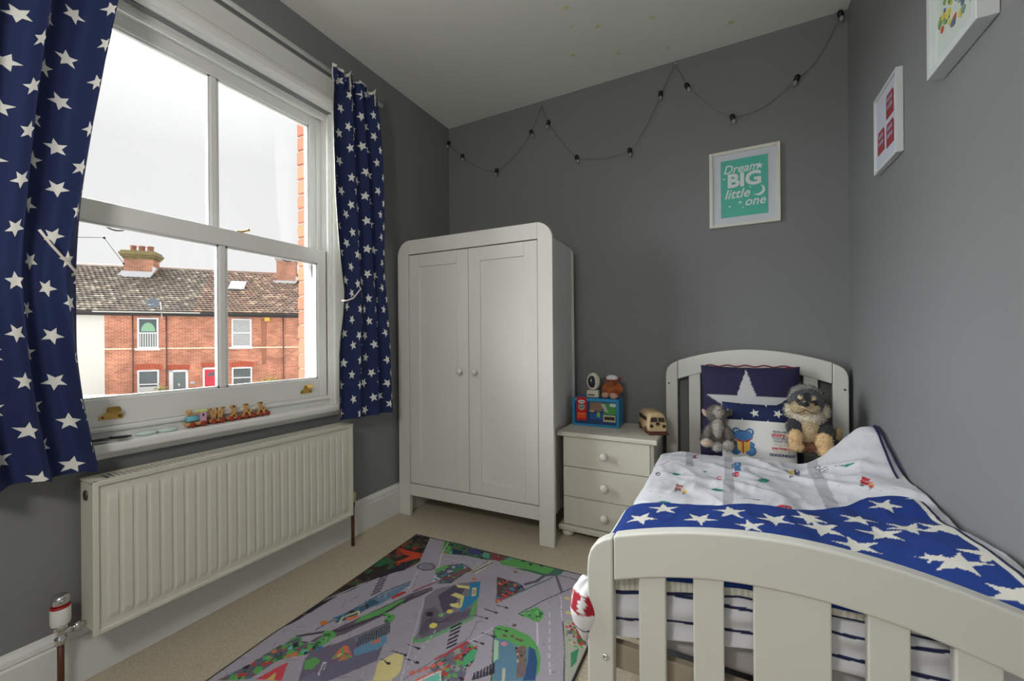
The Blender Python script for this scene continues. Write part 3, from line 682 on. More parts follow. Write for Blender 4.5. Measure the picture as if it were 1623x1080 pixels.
for k_, (x0, x1) in enumerate(((.0815, .4835), (.4865, .8885))):
    d_ = empty('door', (x0, .003, DZ0)); d_.parent = wd; w = x1-x0; h = DZ1-DZ0
    sw, rw = .072, .072
    MB().box(0, sw, 0, .020, 0, h).build('door_stile', WHITE, d_, bevel=.0022); MB().box(w-sw, w, 0, .020, 0, h).build('door_stile', WHITE, d_, bevel=.0022)
    MB().box(sw, w-sw, 0, .020, 0, rw).build('door_rail', WHITE, d_, bevel=.0015); MB().box(sw, w-sw, 0, .020, h-rw, h).build('door_rail', WHITE, d_, bevel=.0015)
    MB().box(sw-.004, w-sw+.004, .009, .018, rw-.004, h-rw+.004).build('door_panel', WHITE, d_)
    kx = w-.045 if k_ == 0 else .045
    MB().lathe([(0, 0), (.009, 0), (.009, .008), (.007, .012), (.012, .018), (.0165, .026), (.014, .034), (.006, .038), (0, .0385)], (kx, 0, .660), (0, -1, 0), 20).build('knob', mat('white_porcelain', lin(232, 230, 222), .18, var=.01, coat=.4), d_)

# ---------------------------------------------------------------- bedside chest
ch = empty('bedside_chest', (-.530, 2.19, 0), 0, 'small cream three-drawer bedside chest between wardrobe and bed', 'chest of drawers')
KN = MATS['white_porcelain']
MB().box(-.250, .248, -.192, .180, .522, .546).build('top', CREAM, ch, bevel=.006)
MB().box(-.222, .228, -.160, .175, .085, .522).build('carcass', CREAM, ch, bevel=.002)
MB().box(-.246, .246, -.190, .180, .036, .064).build('plinth', CREAM, ch, bevel=.006)
MB().box(-.222, .228, -.158, .175, .064, .085).build('base_rail', CREAM, ch)
for z0, z1 in ((.068, .210), (.2135, .3645), (.368, .519)):
    d_ = empty('drawer', (0, -.162, z0)); d_.parent = ch
    MB().box(-.219, .212, -.016, .0, 0, z1-z0).build('drawer_front', CREAM, d_, bevel=.0018)
    MB().lathe([(0, 0), (.012, 0), (.011, .008), (.010, .013), (.016, .020), (.0205, .029), (.018, .038), (.009, .044), (0, .045)], (-.002, -.016, (z1-z0)*.5), (0, -1, 0), 22).build('knob', KN, d_)
for sx in (-.205, .200):
    for sy in (-.150, .140): MB().lathe([(0, 0), (.020, .0), (.030, .010), (.032, .020), (.026, .032), (.016, .036), (0, .036)], (sx, sy, 0), seg=18).build('foot', KN, ch)

# ---------------------------------------------------------------- bed
bed = empty('toddler_bed', (.1055, 1.62, 0), 0, 'white wooden toddler bed with arched slatted ends against the right wall', 'bed')
BX = .1055
ARCH_O = [(-.3875, .0), (-.3875, .50), (-.386, .520), (-.380, .540), (-.368, .557), (-.350, .570), (-.3275, .580)]
top = lambda x: .640 - .058*(abs(x)/.3275)**1.9
low = lambda x: .545 - .062*(abs(x)/.3275)**2.0
def bed_end(name, y0, y1, dz, holes):
    q = empty(name, (0, y0-1.62, 0)); q.parent = bed; th = y1-y0
    for sg in (1, -1):
        pts = [(-.3875, 0), (-.3290, 0), (-.3290, .5795+dz)] + [(p, r_+dz) for p, r_ in ARCH_O[::-1][1:-1]]
        if sg < 0: pts = [(-p, r_) for p, r_ in pts][::-1]
        MB().prism(pts, 'y', 0, th).build('post', BEDW, q, bevel=.005, bseg=3)
    xs = [-.3275 + .655*i/24 for i in range(25)]
    pts = [(x, top(x)+dz) for x in xs] + [(x, low(x)+dz) for x in xs[::-1]]
    MB().prism(pts, 'y', 0, th).build('arched_rail', BEDW, q, bevel=.005, bseg=3)
    MB().box(-.3275, .3275, .004, th-.004, .10, .165).build('lower_rail', BEDW, q, bevel=.003)
    for a, c_ in ((-.2745, -.2195), (-.1665, -.1105), (-.0605, .0605), (.1105, .1665), (.2195, .2745)):
        xs2 = [a + (c_-a)*i/4 for i in range(5)]
        pts = [(a, .16), (c_, .16)] + [(x, low(x)+dz+.003) for x in xs2[::-1]]
        MB().prism(pts, 'y', .005, th-.006).build('slat', BEDW, q, bevel=.003)
    for (x, z_) in holes:
        s_ = MB(); 
        if dz == 0: s_.lathe([(.0075, -.001), (.0075, .002), (.005, .005), (.003, .0055), (.003, .003), (0, .003)], (x, 0, z_), (0, -1, 0), 14)
        else: s_.lathe([(.0045, -.001), (.0045, .0008), (0, .0008)], (x, 0, z_), (0, -1, 0), 12)
        s_.build('bolt', CHROME if dz == 0 else BLACK, q)
bed_end('footboard', .905, .937, 0, [(-.3455, .31), (.3455, .31)])
bed_end('headboard', 2.325, 2.357, .325, [(-.372, .785), (.372, .785)])
for sg in (1, -1):
    x0, x1 = (-.3875, -.3655) if sg > 0 else (.3655, .3875)
    MB().box(x0, x1, .937-1.62, 2.325-1.62, .235, .335).build('side_rail', BEDW, bed, bevel=.004)
MB().box(-.364, .364, .945-1.62, .965-1.62, .262, .318).build('end_rail', mat('brown_grey_slat_wood', lin(170, 158, 140), .6, var=.1, scale=9), bed, bevel=.002)  # brownish grey wood, shared by the end rail and base slats
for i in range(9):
    y_ = 1.02 + i*.15; MB().box(-.364, .364, y_-1.62, y_+.05-1.62, .290, .305).build('base_slat', MATS['brown_grey_slat_wood'], bed)
MB().box(BX-.350, BX+.352, .975, 2.320, .320, .435)
mt = MB().box(-.350, .352, -.665, .690, 0, .112).build('mattress', mat('lilac_grey_mattress_cover', lin(186, 182, 184), .9, var=.03, scale=6, bump=.2), None, bevel=.02, bseg=4)
mt.location = (BX, 1.63, .320); tag(mt, 'thin grey-white mattress on the bed base seen through the footboard slats', 'mattress')

# ---------------------------------------------------------------- duvet as a height field
wy = [.90, 1.16, 1.27, 1.38, 1.49, 1.62, 1.74, 1.83, 1.92, 2.00, 2.05, 2.12, 2.25]; wz = [.572, .574, .561, .547, .560, .572, .580, .615, .655, .682, .66, .55, .50]
def hgt(x, y, wr=1.0):
    x = max(-.34, min(.56, x)); y = max(.7, min(2.6, y))
    z = .512 + .030*math.exp(-((x-.12)/.22)**2 - ((y-1.25)/.40)**2)
    t = max(0, min(1, (x-(.16 if y < 1.7 else min(.25, .16+(y-1.7)*.4)))/(.33 if y < 1.7 else max(.24, .33-(y-1.7)*.4)))); t = t*t*(3-2*t)
    z = z*(1-t) + np.interp(y, wy, wz)*t
    if x < -.17: z -= 2.4*(-.17-x)**2 + 8*max(0, -.235-x)**2
    if y > 1.98: z -= .55*(y-1.98)*(1-t*.75)
    n1 = mnoise.noise((x*3.2+y*2.0, y*2.6-x*3.0, .3)); n2 = mnoise.noise((x*9+y*7, (y-x)*4.5, 1.7)); n3 = mnoise.noise((x*22-y*6, y*9+x*5, 5.1))
    z += wr*(.010*n1 + .014*(.35-abs(n2)) + .006*(.3-abs(n3)))
    if y > .9:
        for (cx, cy, an, L_, A_) in ((.16, 1.85, -1.0, .25, .012), (.02, 1.75, -.75, .22, .010), (.24, 1.72, -.6, .30, .009), (-.12, 1.62, -.25, .2, .008), (.33, 1.83, -.5, .22, .012), (-.1, 1.9, .9, .15, .010)):
            dx, dy = x-cx, y-cy; a_ = dx*math.cos(an)+dy*math.sin(an); b_ = -dx*math.sin(an)+dy*math.cos(an)
            z += wr*A_*math.exp(-(a_/L_*1.6)**2 - (b_/.022)**2)
    return z
def on_duvet(u, v, wr=1.0):
    a = ray(u, v); z = .53
    for _ in range(12):
        p = O + a*((z-CAMZ)/a.z); z = .5*z + .5*hgt(p.x, p.y, wr)
    return (p.x, p.y)
DBG = lin(216, 218, 224); NAVY = lin(28, 36, 78); GREEN = lin(30, 140, 116); REDC = lin(196, 44, 56); GREY = lin(176, 178, 184); YEL = lin(236, 190, 86); BLUE = lin(70, 124, 176); ORA = lin(232, 120, 60); PINK = lin(196, 70, 110)
cv = Canvas(-.36, .56, .88, 2.30, .0022, DBG)
D = lambda *P: [on_duvet(*p) for p in P]
cv.line(D((1153, 720), (1155, 760), (1153, 812)), .030, GREY)
cv.line(D((1092, 705), (1093, 738)), .028, GREY)
cv.line(D((1277, 716), (1290, 745), (1307, 780), (1325, 815)), .034, GREY); cv.line(D((1277, 722), (1300, 712), (1335, 712)), .030, GREY)
def px(u, v, *pts): return [on_duvet(u+a, v+b) for a, b in pts]
def blob(u, v, rx, ry, col, rot=0): cv.poly([on_duvet(u+rx*math.cos(a)*math.cos(rot)-ry*math.sin(a)*math.sin(rot), v+rx*math.cos(a)*math.sin(rot)+ry*math.sin(a)*math.cos(rot)) for a in [2*PI*k/12 for k in range(12)]], col)
def stroke(pts, w, col):
    q = D(*pts); cv.line(q, w, col)
for u, v, rx, ry, ro in ((1086, 702, 6, 2.2, -.1), (1072, 752, 7, 2.0, .1), (1137, 777, 10, 2.0, .15), (1210, 762, 9, 3.4, .05), (1257, 723, 6, 4.2, -.1), (1345, 737, 11, 1.8, -.25), (1054, 797, 9, 2.6, .1)):
    blob(u, v, rx, ry, GREEN, ro); stroke([(u-rx*1.9, v+ (2 if ro < 0 else -1)), (u, v)], .003, lin(60, 100, 100))
def lorry(u, v, s_, c1, c2, ro=0.0):
    def R(*pts): return [on_duvet(u+s_*(a*math.cos(ro)-b*math.sin(ro)), v+s_*(a*math.sin(ro)+b*math.cos(ro))) for a, b in pts]
    cv.poly(R((-9, -6), (3, -6), (3, 4), (-9, 4)), c1); cv.poly(R((4, -3), (8, -3), (11, 1), (11, 4), (4, 4)), c2); cv.poly(R((5.5, -2), (7.5, -2), (9, 1), (5.5, 1)), DBG)
    for a in (-5, 7): cv.poly(R(*[(a+2.6*math.cos(t), 5+2.2*math.sin(t)) for t in [2*PI*k/10 for k in range(10)]]), NAVY); cv.poly(R(*[(a+1.1*math.cos(t), 5+1.0*math.sin(t)) for t in [2*PI*k/8 for k in range(8)]]), DBG)
    cv.line(R((-8, -1), (2, -1)), .003, DBG)
lorry(1103, 717, .95, lin(186, 60, 100), lin(186, 60, 100), 1.4); lorry(1168, 744, 1.15, BLUE, REDC, 1.5); lorry(1374, 765, 1.15, REDC, ORA, .35); lorry(1078, 775, 1.0, lin(150, 90, 90), YEL, .35)
lorry(1257, 750, .95, YEL, lin(90, 110, 140), -.35)
# red double decker at the blanket edge
cv.poly(px(1244, 811, (-14, -9), (10, -8), (14, 9), (-12, 8)), REDC)
for a in (-9, -2.5, 4): cv.poly(px(1244, 811, (a, -6), (a+4, -6), (a+5, -1), (a+.5, -1)), DBG); cv.poly(px(1245, 811, (a, 1), (a+4, 1), (a+5, 6), (a+.5, 6)), DBG)
# navy scooter, strokes and other small motifs
for a, b_ in ((-7, -2), (0, 2), (6, -1)):
    blob(1303+a, 744+b_, 4.2, 3.2, NAVY); blob(1303+a, 744+b_, 2.8, 2.0, DBG)
stroke([(1298, 751), (1312, 748)], .004, NAVY); stroke([(1123, 755), (1134, 759), (1140, 758)], .004, NAVY); blob(1140, 758, 4, 2.6, REDC); blob(1140, 758, 2.4, 1.4, DBG); stroke([(1178, 789), (1190, 791), (1204, 793)], .005, NAVY)
stroke([(1245, 745), (1253, 750)], .005, NAVY); stroke([(1260, 744), (1265, 755)], .006, NAVY); stroke([(1048, 737), (1060, 731)], .004, lin(186, 60, 100)); blob(1043, 752, 3.5, 3, NAVY); blob(1043, 752, 2, 1.6, DBG)
for k_ in range(3): stroke([(1364, 700+k_*4), (1375, 700+k_*4)], .004, NAVY)
blob(1373, 693, 5, 2.4, REDC); blob(1385, 712, 5, 2, YEL); stroke([(1348, 711), (1358, 716)], .007, NAVY); stroke([(1131, 805), (1144, 805)], .005, REDC); stroke([(1132, 810), (1145, 810)], .004, NAVY); blob(1027, 802, 5, 4, lin(90, 120, 160)); blob(1027, 802, 3, 2.2, DBG)
blob(1118, 748, 3, 1.2, GREEN); blob(1330, 770, 3, 1.2, GREY); blob(1300, 700, 3, 1.2, GREY)
rnd = random.Random(4)
for i in range(1500):  # small printed specks
    cv.disc((rnd.uniform(-.3, .52), rnd.uniform(.9, 2.2)), .0015, GREY, n=5)
nx, ny = 210, 330
XS = np.linspace(-.262, .500, nx); YS = np.linspace(.955, 2.235, ny)
P = np.zeros((ny, nx, 3)); C3 = np.zeros((ny, nx, 3))
for j, y_ in enumerate(YS):
    for i, x_ in enumerate(XS): P[j, i] = (x_, y_, hgt(x_, y_))
C3 = cv.get(np.broadcast_to(XS, (ny, nx)), np.broadcast_to(YS[:, None], (ny, nx))).copy()
# overhang on the left side and over the foot
nl = 22; left = np.zeros((ny, nl, 3))
for j in range(ny):
    e = P[j, 0]
    for k_ in range(nl):
        t = (k_+1)/nl; left[j, nl-1-k_] = (e[0]-.020*math.sin(t*PI*.5)-.006*mnoise.noise((YS[j]*9, t*2, 3)), e[1], e[2]-.115*t - .012*t*mnoise.noise((YS[j]*6, 1, 0)))
P2 = np.concatenate([left, P], 1); Cl = np.broadcast_to(C3[:, :1], (ny, nl, 3)); C2 = np.concatenate([Cl, C3], 1)
nf = 80; foot = np.zeros((nf, nx+nl, 3)); Cf = np.zeros((nf, nx+nl, 3)); Cf[:] = DBG
for i in range(nx+nl):
    e = P2[0, i]; x_ = e[0]; bot = float(np.interp(x_, [-.3, -.2, -.1, .05, .2, .5], [.330, .340, .368, .400, .405, .40]))
    for k_ in range(nf):
        t = (k_+1)/nf; zz = e[2] + (bot-e[2])*t
        foot[nf-1-k_, i] = (x_, e[1]-.010*math.sin(min(1, t*3)*PI/2) - .004*math.sin(t*14+x_*6), zz)
        for lv_ in (.42, .78):
            if abs(t-lv_-.03*math.sin(x_*14)) < .022: Cf[nf-1-k_, i] = NAVY
P3 = np.concatenate([foot, P2], 0); CA = np.concatenate([Cf, C2], 0)
me = grid_mesh('duvet', P3); set_cols(me, CA.reshape(-1, 3))
DUV = mat('printed_duvet_cotton', (1, 1, 1), .88, var=.025, scale=40, bump=.35, bscale=70, attr='Col')
duvet = link_mesh('duvet', me, DUV); so = duvet.modifiers.new('solid', 'SOLIDIFY'); so.thickness = .010; so.offset = -1
tag(duvet, 'white duvet with small printed trucks and trees and grey roads on the bed', 'duvet')
PIP = mat('navy_piping', NAVY, .7)
NAVYP = MB(); NAVYP.tube([(min(.497, .478+.02*t), 1.70+.33*t, hgt(.49, 1.70+.33*t)+.003) for t in [i/14 for i in range(15)]], .0035, 6); NAVYP.build('piping', PIP, duvet)
NAVYP = MB(); NAVYP.tube([(.4985, 1.72+.30*t, hgt(.498, 1.72+.30*t)+.005+.008*math.sin(t*PI)) for t in [i/14 for i in range(15)]], .003, 6); NAVYP.build('piping', PIP, duvet)
# padded corner of the duvet hanging over the near left side
pc = at_x(927, 958, -.300); c2 = Canvas(-.2, .2, -.2, .2, .0025, lin(226, 226, 228))
n1, n2 = 60, 60; hc = np.zeros((n1, n2, 3))
for j in range(n1):
    for i in range(n2):
        th_ = 2*PI*i/(n2-1); t = j/(n1-1); zc = .062*math.cos(PI*t); rr = math.sin(PI*t)**.7*(1.0 if t < .5 else 1-.45*(t-.5)*2)
        hc[j, i] = (-.292+.040*rr*math.cos(th_), pc.y+.055*rr*math.sin(th_), pc.z+zc*(1.0 if t < .5 else 1.25)+.003*math.sin(th_*5+t*9))
c2.poly([(-.055, .008), (.03, .008), (.03, .040), (-.045, .045)], lin(160, 26, 44))
for a in (-.036, -.018, .002): c2.line([(a, .014), (a+.008, .038)], .005, lin(226, 226, 228))
c2.line([(-.06, -.030), (0, -.040), (.06, -.036)], .005, NAVY)
me = grid_mesh('hanging_corner', hc); set_cols(me, c2.get(hc[..., 1]-pc.y, hc[..., 2]-pc.z).reshape(-1, 3))
link_mesh('hanging_corner', me, DUV, duvet)

# ---------------------------------------------------------------- blue knitted blanket
BLU = lin(14, 54, 132); KN_ = lin(222, 220, 210)
edge_px = [(990, 820), (1027, 807), (1079, 809), (1138, 812), (1190, 809), (1265, 819), (1317, 816), (1376, 799), (1428, 795), (1470, 800)]
eg = sorted(on_duvet(u, v, .5) for u, v in edge_px); ex = [-.32]+[p[0] for p in eg]; ey = [eg[0][1]-.02]+[p[1] for p in eg]
XRB = .468
ce = Canvas(-.36, .56, .85, 1.75, .0028, BLU)
def bs_(u, v, R_, rot, sq=1.0):
    p = on_duvet(u, v, .5); ce.star(p, R_, KN_, rot, sq, .36)
for u, v, R_, ro in ((1053, 817, .062, .2), (1158, 822, .062, .15), (1110, 834, .062, 3.3), (1017, 833, .062, .9), (1228, 836, .062, 3.1), (1281, 832, .06, .5), (1360, 835, .06, -.3), (1303, 850, .062, .4),
                     (1403, 812, .06, 3.3), (1398, 860, .062, .1), (1441, 851, .062, 3.2), (1495, 850, .062, -.5), (1360, 879, .060, .2), (1521, 907, .062, 3.4), (1572, 895, .062, .0), (1618, 962, .062, .6), (1477, 899, .03, .2), (1190, 846, .05, .2), (1455, 800, .05, 3.3), (1625, 905, .05, .5)):
    bs_(u, v, R_*(.70 if v < 850 else .80), ro)
nx, ny = 300, 190
P = np.zeros((ny, nx, 3)); CC = np.zeros((ny, nx, 3)); XS = np.linspace(-.272, XRB, nx)
def y_edge(x): return float(np.interp(x, ex, ey)) - (max(0, x-.40)**2)*8
for i, x_ in enumerate(XS):
    y1 = y_edge(x_); y0 = .958
    for j in range(ny):
        t = j/(ny-1); drop = .22
        if t < drop:
            q = 1-t/drop; zt_ = hgt(x_, y0, .5)+.012; hem = float(np.interp(x_, [-.3, -.21, -.09, .02, .2, .5], [.425, .437, .468, .494, .505, .50]))
            P[j, i] = (x_, y0-.008-.004*math.sin(q*PI)+.002*math.sin(x_*60)*q, zt_+(hem-zt_)*q)
            c_ = BLU
            if q > .55: c_ = KN_ if int(x_/.006) % 2 else lin(200, 198, 186)
            if q > .9: c_ = NAVY
            CC[j, i] = c_
        else:
            y_ = y0 + (y1-y0)*(t-drop)/(1-drop); P[j, i] = (x_, y_, hgt(x_, y_, .5)+.012)
            CC[j, i] = ce.get(x_, y_)
            if x_ > XRB-.016: CC[j, i] = KN_
            if x_ > XRB-.005: CC[j, i] = NAVY
            if x_ < -.266: CC[j, i] = KN_
    # bottom left side hang
me = grid_mesh('knitted_blanket', P); set_cols(me, CC.reshape(-1, 3))
KNIT = mat('knitted_cotton', (1, 1, 1), .92, var=.12, scale=260, bump=.7, bscale=330, attr='Col')
bl = link_mesh('knitted_blanket', me, KNIT); so = bl.modifiers.new('solid', 'SOLIDIFY'); so.thickness = .006; so.offset = 1
tag(bl, 'royal blue knitted blanket with cream stars across the foot of the bed', 'blanket')
# left edge of the blanket falling over the side, with its white hem
L_ = np.zeros((60, 14, 3)); LC = np.zeros((60, 14, 3))
for j in range(60):
    y_ = .958 + (y_edge(-.272)-.958)*j/59; zt_ = hgt(-.272, y_, .5)+.012
    for i in range(14):
        t = i/13; L_[j, 13-i] = (-.272-.008*math.sin(t*PI/2), y_, zt_-.06*t); LC[j, 13-i] = BLU if t < .6 else (KN_ if t < .85 else NAVY)
me = grid_mesh('blanket_hem', L_); set_cols(me, LC.reshape(-1, 3)); o = link_mesh('blanket_hem', me, KNIT, bl); o.modifiers.new('s', 'SOLIDIFY').thickness = .005
# ---------------------------------------------------------------- cushions
def cushion(name, w, h, t, canvas, m, loc, tilt, rz=0.0, res=90, puff=.55, uv=False, parent=None):
    n = res; U = np.linspace(-1, 1, n); A, B = np.meshgrid(U, U)
    rr = np.clip((1-np.abs(A)**3.2)*(1-np.abs(B)**3.2), 0, 1)**puff
    sx = 1-.05*(1-np.abs(A)**2)*0 - .035*np.abs(B)**0*(1-np.abs(B)**2)*0
    X = A*w/2*(1-.045*(1-B**2)*np.abs(A)**4); Z = B*h/2*(1-.045*(1-A**2)*np.abs(B)**4)
    F = np.stack([X, -rr*t/2, Z+h/2], -1); K = np.stack([X[:, ::-1], (rr*t/2)[:, ::-1], (Z+h/2)[:, ::-1]], -1)
    me = bpy.data.meshes.new(name); V = np.concatenate([F.reshape(-1, 3), K.reshape(-1, 3)])
    idx = np.arange(n*n).reshape(n, n); q = np.stack([idx[:-1, :-1], idx[:-1, 1:], idx[1:, 1:], idx[1:, :-1]], -1).reshape(-1, 4)
    me.from_pydata(V.tolist(), [], np.concatenate([q, q+n*n]).tolist())
    if canvas is not None:
        c1 = canvas.get(X+w/2, Z+h/2).reshape(-1, 3); c2 = canvas.get((X+w/2)[:, ::-1], (Z+h/2)[:, ::-1]).reshape(-1, 3); set_cols(me, np.concatenate([c1, c2]))
    if uv:
        ul = me.uv_layers.new(name='UVMap'); li = np.zeros(len(me.loops), np.int32); me.loops.foreach_get('vertex_index', li)
        ul.data.foreach_set('uv', np.stack([V[li, 0]+3+.011, V[li, 2]+3+.02], 1).astype(np.float32).ravel())
    bm_ = bmesh.new(); bm_.from_mesh(me); bmesh.ops.remove_doubles(bm_, verts=bm_.verts, dist=.0004); bm_.to_mesh(me); bm_.free()
    o = link_mesh(name, me, m, parent, smooth=True); o.location = loc; o.rotation_euler = (tilt, 0, rz); return o
# big navy pillow with one pale star
PNV = lin(38, 34, 70); PST = lin(198, 198, 200)
w_, h_ = .415, .445
sc_ = Canvas(0, w_, 0, h_, .003, PNV); sc_.star((w_*.475, h_*.545), .178, PST, 0, 1.0, .38)
for x0, x1, c_ in ((.10, .16, lin(130, 40, 56)), (.16, .27, lin(206, 160, 160)), (.27, .40, lin(110, 36, 60))): sc_.poly([(x0, h_-.010), (x1, h_-.010), (x1, h_), (x0, h_)], c_)
bp = cushion('star_pillow', w_, h_, .11, sc_, mat('printed_pillow_cotton', (1, 1, 1), .85, var=.05, scale=30, bump=.2, attr='Col'), (.098, 2.215, .448), math.radians(-9), 0, puff=.42)
tag(bp, 'large navy pillow with one big pale star leaning on the headboard', 'pillow')
tb = MB(); L_ = [(-.185+.37*i/30, -.002, h_-.002+.004*math.sin(i)) for i in range(31)]; tb.tube(L_, .0035, 6); tb.build('piping', mat('dark_red_piping', lin(120, 34, 52), .7), bp)
# pocket cushion: navy star cloth with a white printed pocket
STARC = star_cloth('navy_star_cloth', lin(24, 38, 82), lin(222, 222, 214), .088, .020)
w_, h_ = .285, .262
pc_ = cushion('pocket_cushion', w_, h_, .10, None, STARC, (.128, 2.105, .470), math.radians(-14), 0, uv=True, puff=.5)
tag(pc_, 'navy star cushion with a white pocket showing a blue frog reading', 'cushion')
ck = Canvas(0, w_, 0, .165, .0013, lin(226, 226, 222))
FB = lin(76, 132, 190); FD = lin(30, 60, 112)
ccx, ccy = .083, .075
def Q(x, y): return (ccx+x, ccy+y)
for sx in (-1, 1):
    ck.disc(Q(.026*sx, .052), .0165, FD); ck.disc(Q(.026*sx, .052), .014, FB); ck.disc(Q(.026*sx, .053), .0075, lin(220, 226, 226)); ck.disc(Q(.026*sx, .053), .0035, lin(60, 100, 90))
    ck.disc(Q(.029*sx, -.028), .0215, FD); ck.disc(Q(.029*sx, -.028), .019, FB); ck.disc(Q(.029*sx, -.027), .010, lin(96, 150, 204)); ck.disc(Q(.031*sx, -.002), .0125, FD); ck.disc(Q(.031*sx, -.002), .0105, FB)
ck.disc(Q(0, .034), .038, FD, .024); ck.disc(Q(0, .034), .036, FB, .022); ck.line([Q(-.032, .020), Q(-.012, .013), Q(.012, .013), Q(.034, .024)], .003, REDC)
for k_ in range(3): ck.disc(Q(-.008+.008*k_, .054), .002, FD)
ck.poly([Q(-.026, .014), Q(0, .006), Q(.026, .014), Q(.024, -.026), Q(0, -.040), Q(-.022, -.026)], YEL); ck.poly([Q(-.022, .013), Q(-.012, .010), Q(-.012, -.030), Q(-.020, -.026)], lin(244, 214, 120)); ck.line([Q(0, .012), Q(0, -.040)], .0035, REDC); ck.line([Q(-.026, .014), Q(0, .006), Q(.026, .014)], .003, REDC)
n = 110; U = np.linspace(-1, 1, n); A, B = np.meshgrid(U, np.linspace(-1, .36, n))
rr = np.clip((1-np.abs(A)**3.2)*(1-np.abs(B)**3.2), 0, 1)**.5
P = np.stack([A*w_/2*.995, -rr*.05-.006, B*h_/2+h_/2], -1); me = grid_mesh('pocket', P)
set_cols(me, ck.get(P[..., 0]+w_/2, P[..., 2]).reshape(-1, 3)); po = link_mesh('pocket', me, mat('white_pocket_cotton', (1, 1, 1), .85, var=.03, scale=30, bump=.2, attr='Col'), pc_); po.modifiers.new('s', 'SOLIDIFY').thickness = .002
TXD = mat('navy_print', lin(34, 46, 92), .8, var=.02); TXR = mat('red_print', lin(200, 34, 60), .8, var=.02); TXY = mat('sand_print', lin(206, 176, 120), .8, var=.02)
def pocket_text(txt, size, z_, m, x=.085, **k):
    me_ = text_mesh(txt, size, .0002, **k)
    for v in me_.vertices:
        X_, Z_ = v.co.x + x, v.co.y + z_
        a, b_ = X_/(w_/2), (Z_-h_/2)/(h_/2); r_ = max(0, min(1, (1-abs(a)**3.2)*(1-abs(b_)**3.2)))**.5
        v.co = (X_, -r_*.05-.0095+v.co.z, Z_)
    o = link_mesh('lettering', me_, m, po)
for i, (t_, s_, m_, x_, kw) in enumerate((('READ ME A', .0125, TXD, .083, {}), ('story', .024, TXR, .072, dict(offset=.0004)), ('TUCK ME IN', .0115, TXD, .080, {}), ('TIGHT TELL', .0125, TXD, .086, {}), ('me you really', .0105, TXY, .084, {}), ('you love me', .0155, TXR, .086, dict(offset=.0004)), ('AND KISS ME', .0115, TXY, .084, {}), ('GOODNIGHT', .0155, TXD, .086, dict(offset=.0006)))):
    pocket_text(t_, s_, [.137, .124, .109, .097, .084, .069, .055, .040][i], m_, x=x_, **kw)

# ---------------------------------------------------------------- plush toys
def rotm(rx, ry, rz): return (Matrix.Rotation(rz, 3, 'Z') @ Matrix.Rotation(ry, 3, 'Y') @ Matrix.Rotation(rx, 3, 'X'))
def plush(name, blobs, voxel, parent_loc, fur=5000, flen=.010, seed=1, paint=None, name_mesh='body'):
    m = MB()
    for c, r, col, rot in blobs: m.ball(c, r, 16, rot=rotm(*rot) if rot else None)
    me = m.mesh(name); tmp = bpy.data.objects.new(name, me); COL.objects.link(tmp)
    rm = tmp.modifiers.new('r', 'REMESH'); rm.mode = 'VOXEL'; rm.voxel_size = voxel
    sm = tmp.modifiers.new('s', 'SMOOTH'); sm.iterations = 3; sm.factor = .5
    dg = bpy.context.evaluated_depsgraph_get(); out = bpy.data.meshes.new_from_object(tmp.evaluated_get(dg)); bpy.data.objects.remove(tmp)
    nv = len(out.vertices); co = np.zeros(nv*3); out.vertices.foreach_get('co', co); co = co.reshape(-1, 3); no = np.zeros(nv*3); out.vertices.foreach_get('normal', no); no = no.reshape(-1, 3)
    best = np.full(nv, 1e9); cc = np.zeros((nv, 3)); ln = np.ones(nv)
    for c, r, col, rot in blobs:
        R_ = np.array(rotm(*rot)) if rot else np.eye(3); r3 = np.array(r if isinstance(r, (tuple, list)) else (r, r, r))
        d = np.linalg.norm(((co-np.array(c)) @ R_)/r3, axis=1)
        k_ = d < best; best[k_] = d[k_]; cc[k_] = col[0]; ln[k_] = col[1]
    if paint: paint(co, cc, ln)
    rs = np.random.RandomState(seed); pick = rs.randint(0, nv, fur); V = []; CV = []
    g = np.array((0, 0, -.35))
    for i in pick:
        if ln[i] <= .05: continue
        p = co[i] + rs.normal(0, voxel*.4, 3); d = no[i]*.55 + g*(1-abs(no[i][2])) + rs.normal(0, .28, 3); d /= np.linalg.norm(d)+1e-9
        L_ = flen*ln[i]*rs.uniform(.6, 1.25); s_ = np.cross(d, rs.normal(0, 1, 3)); s_ /= np.linalg.norm(s_)+1e-9
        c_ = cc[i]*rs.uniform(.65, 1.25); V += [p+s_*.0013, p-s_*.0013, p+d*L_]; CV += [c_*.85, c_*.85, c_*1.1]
    faces = [tuple(p.vertices) for p in out.polygons]; nf_ = len(V)//3
    me2 = bpy.data.meshes.new(name_mesh); me2.from_pydata(co.tolist() + [tuple(v) for v in V], [], faces + [(nv+3*i, nv+3*i+1, nv+3*i+2) for i in range(nf_)])
    me2.update(); set_cols(me2, np.concatenate([cc, np.array(CV)]) if V else cc)
    for p_ in me2.polygons[:len(faces)]: p_.use_smooth = True
    return me2
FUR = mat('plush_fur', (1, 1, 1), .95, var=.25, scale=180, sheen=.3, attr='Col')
CRM = (np.array(lin(206, 186, 148)), 1.0); TAN = (np.array(lin(216, 184, 138)), .7); DGR = (np.array(lin(82, 86, 92)), .9); BLK = (np.array(lin(34, 32, 32)), .5); LCR = (np.array(lin(216, 206, 186)), 1.3); BRN = (np.array(lin(120, 78, 54)), .6); DRK = (np.array(lin(52, 54, 58)), .8)
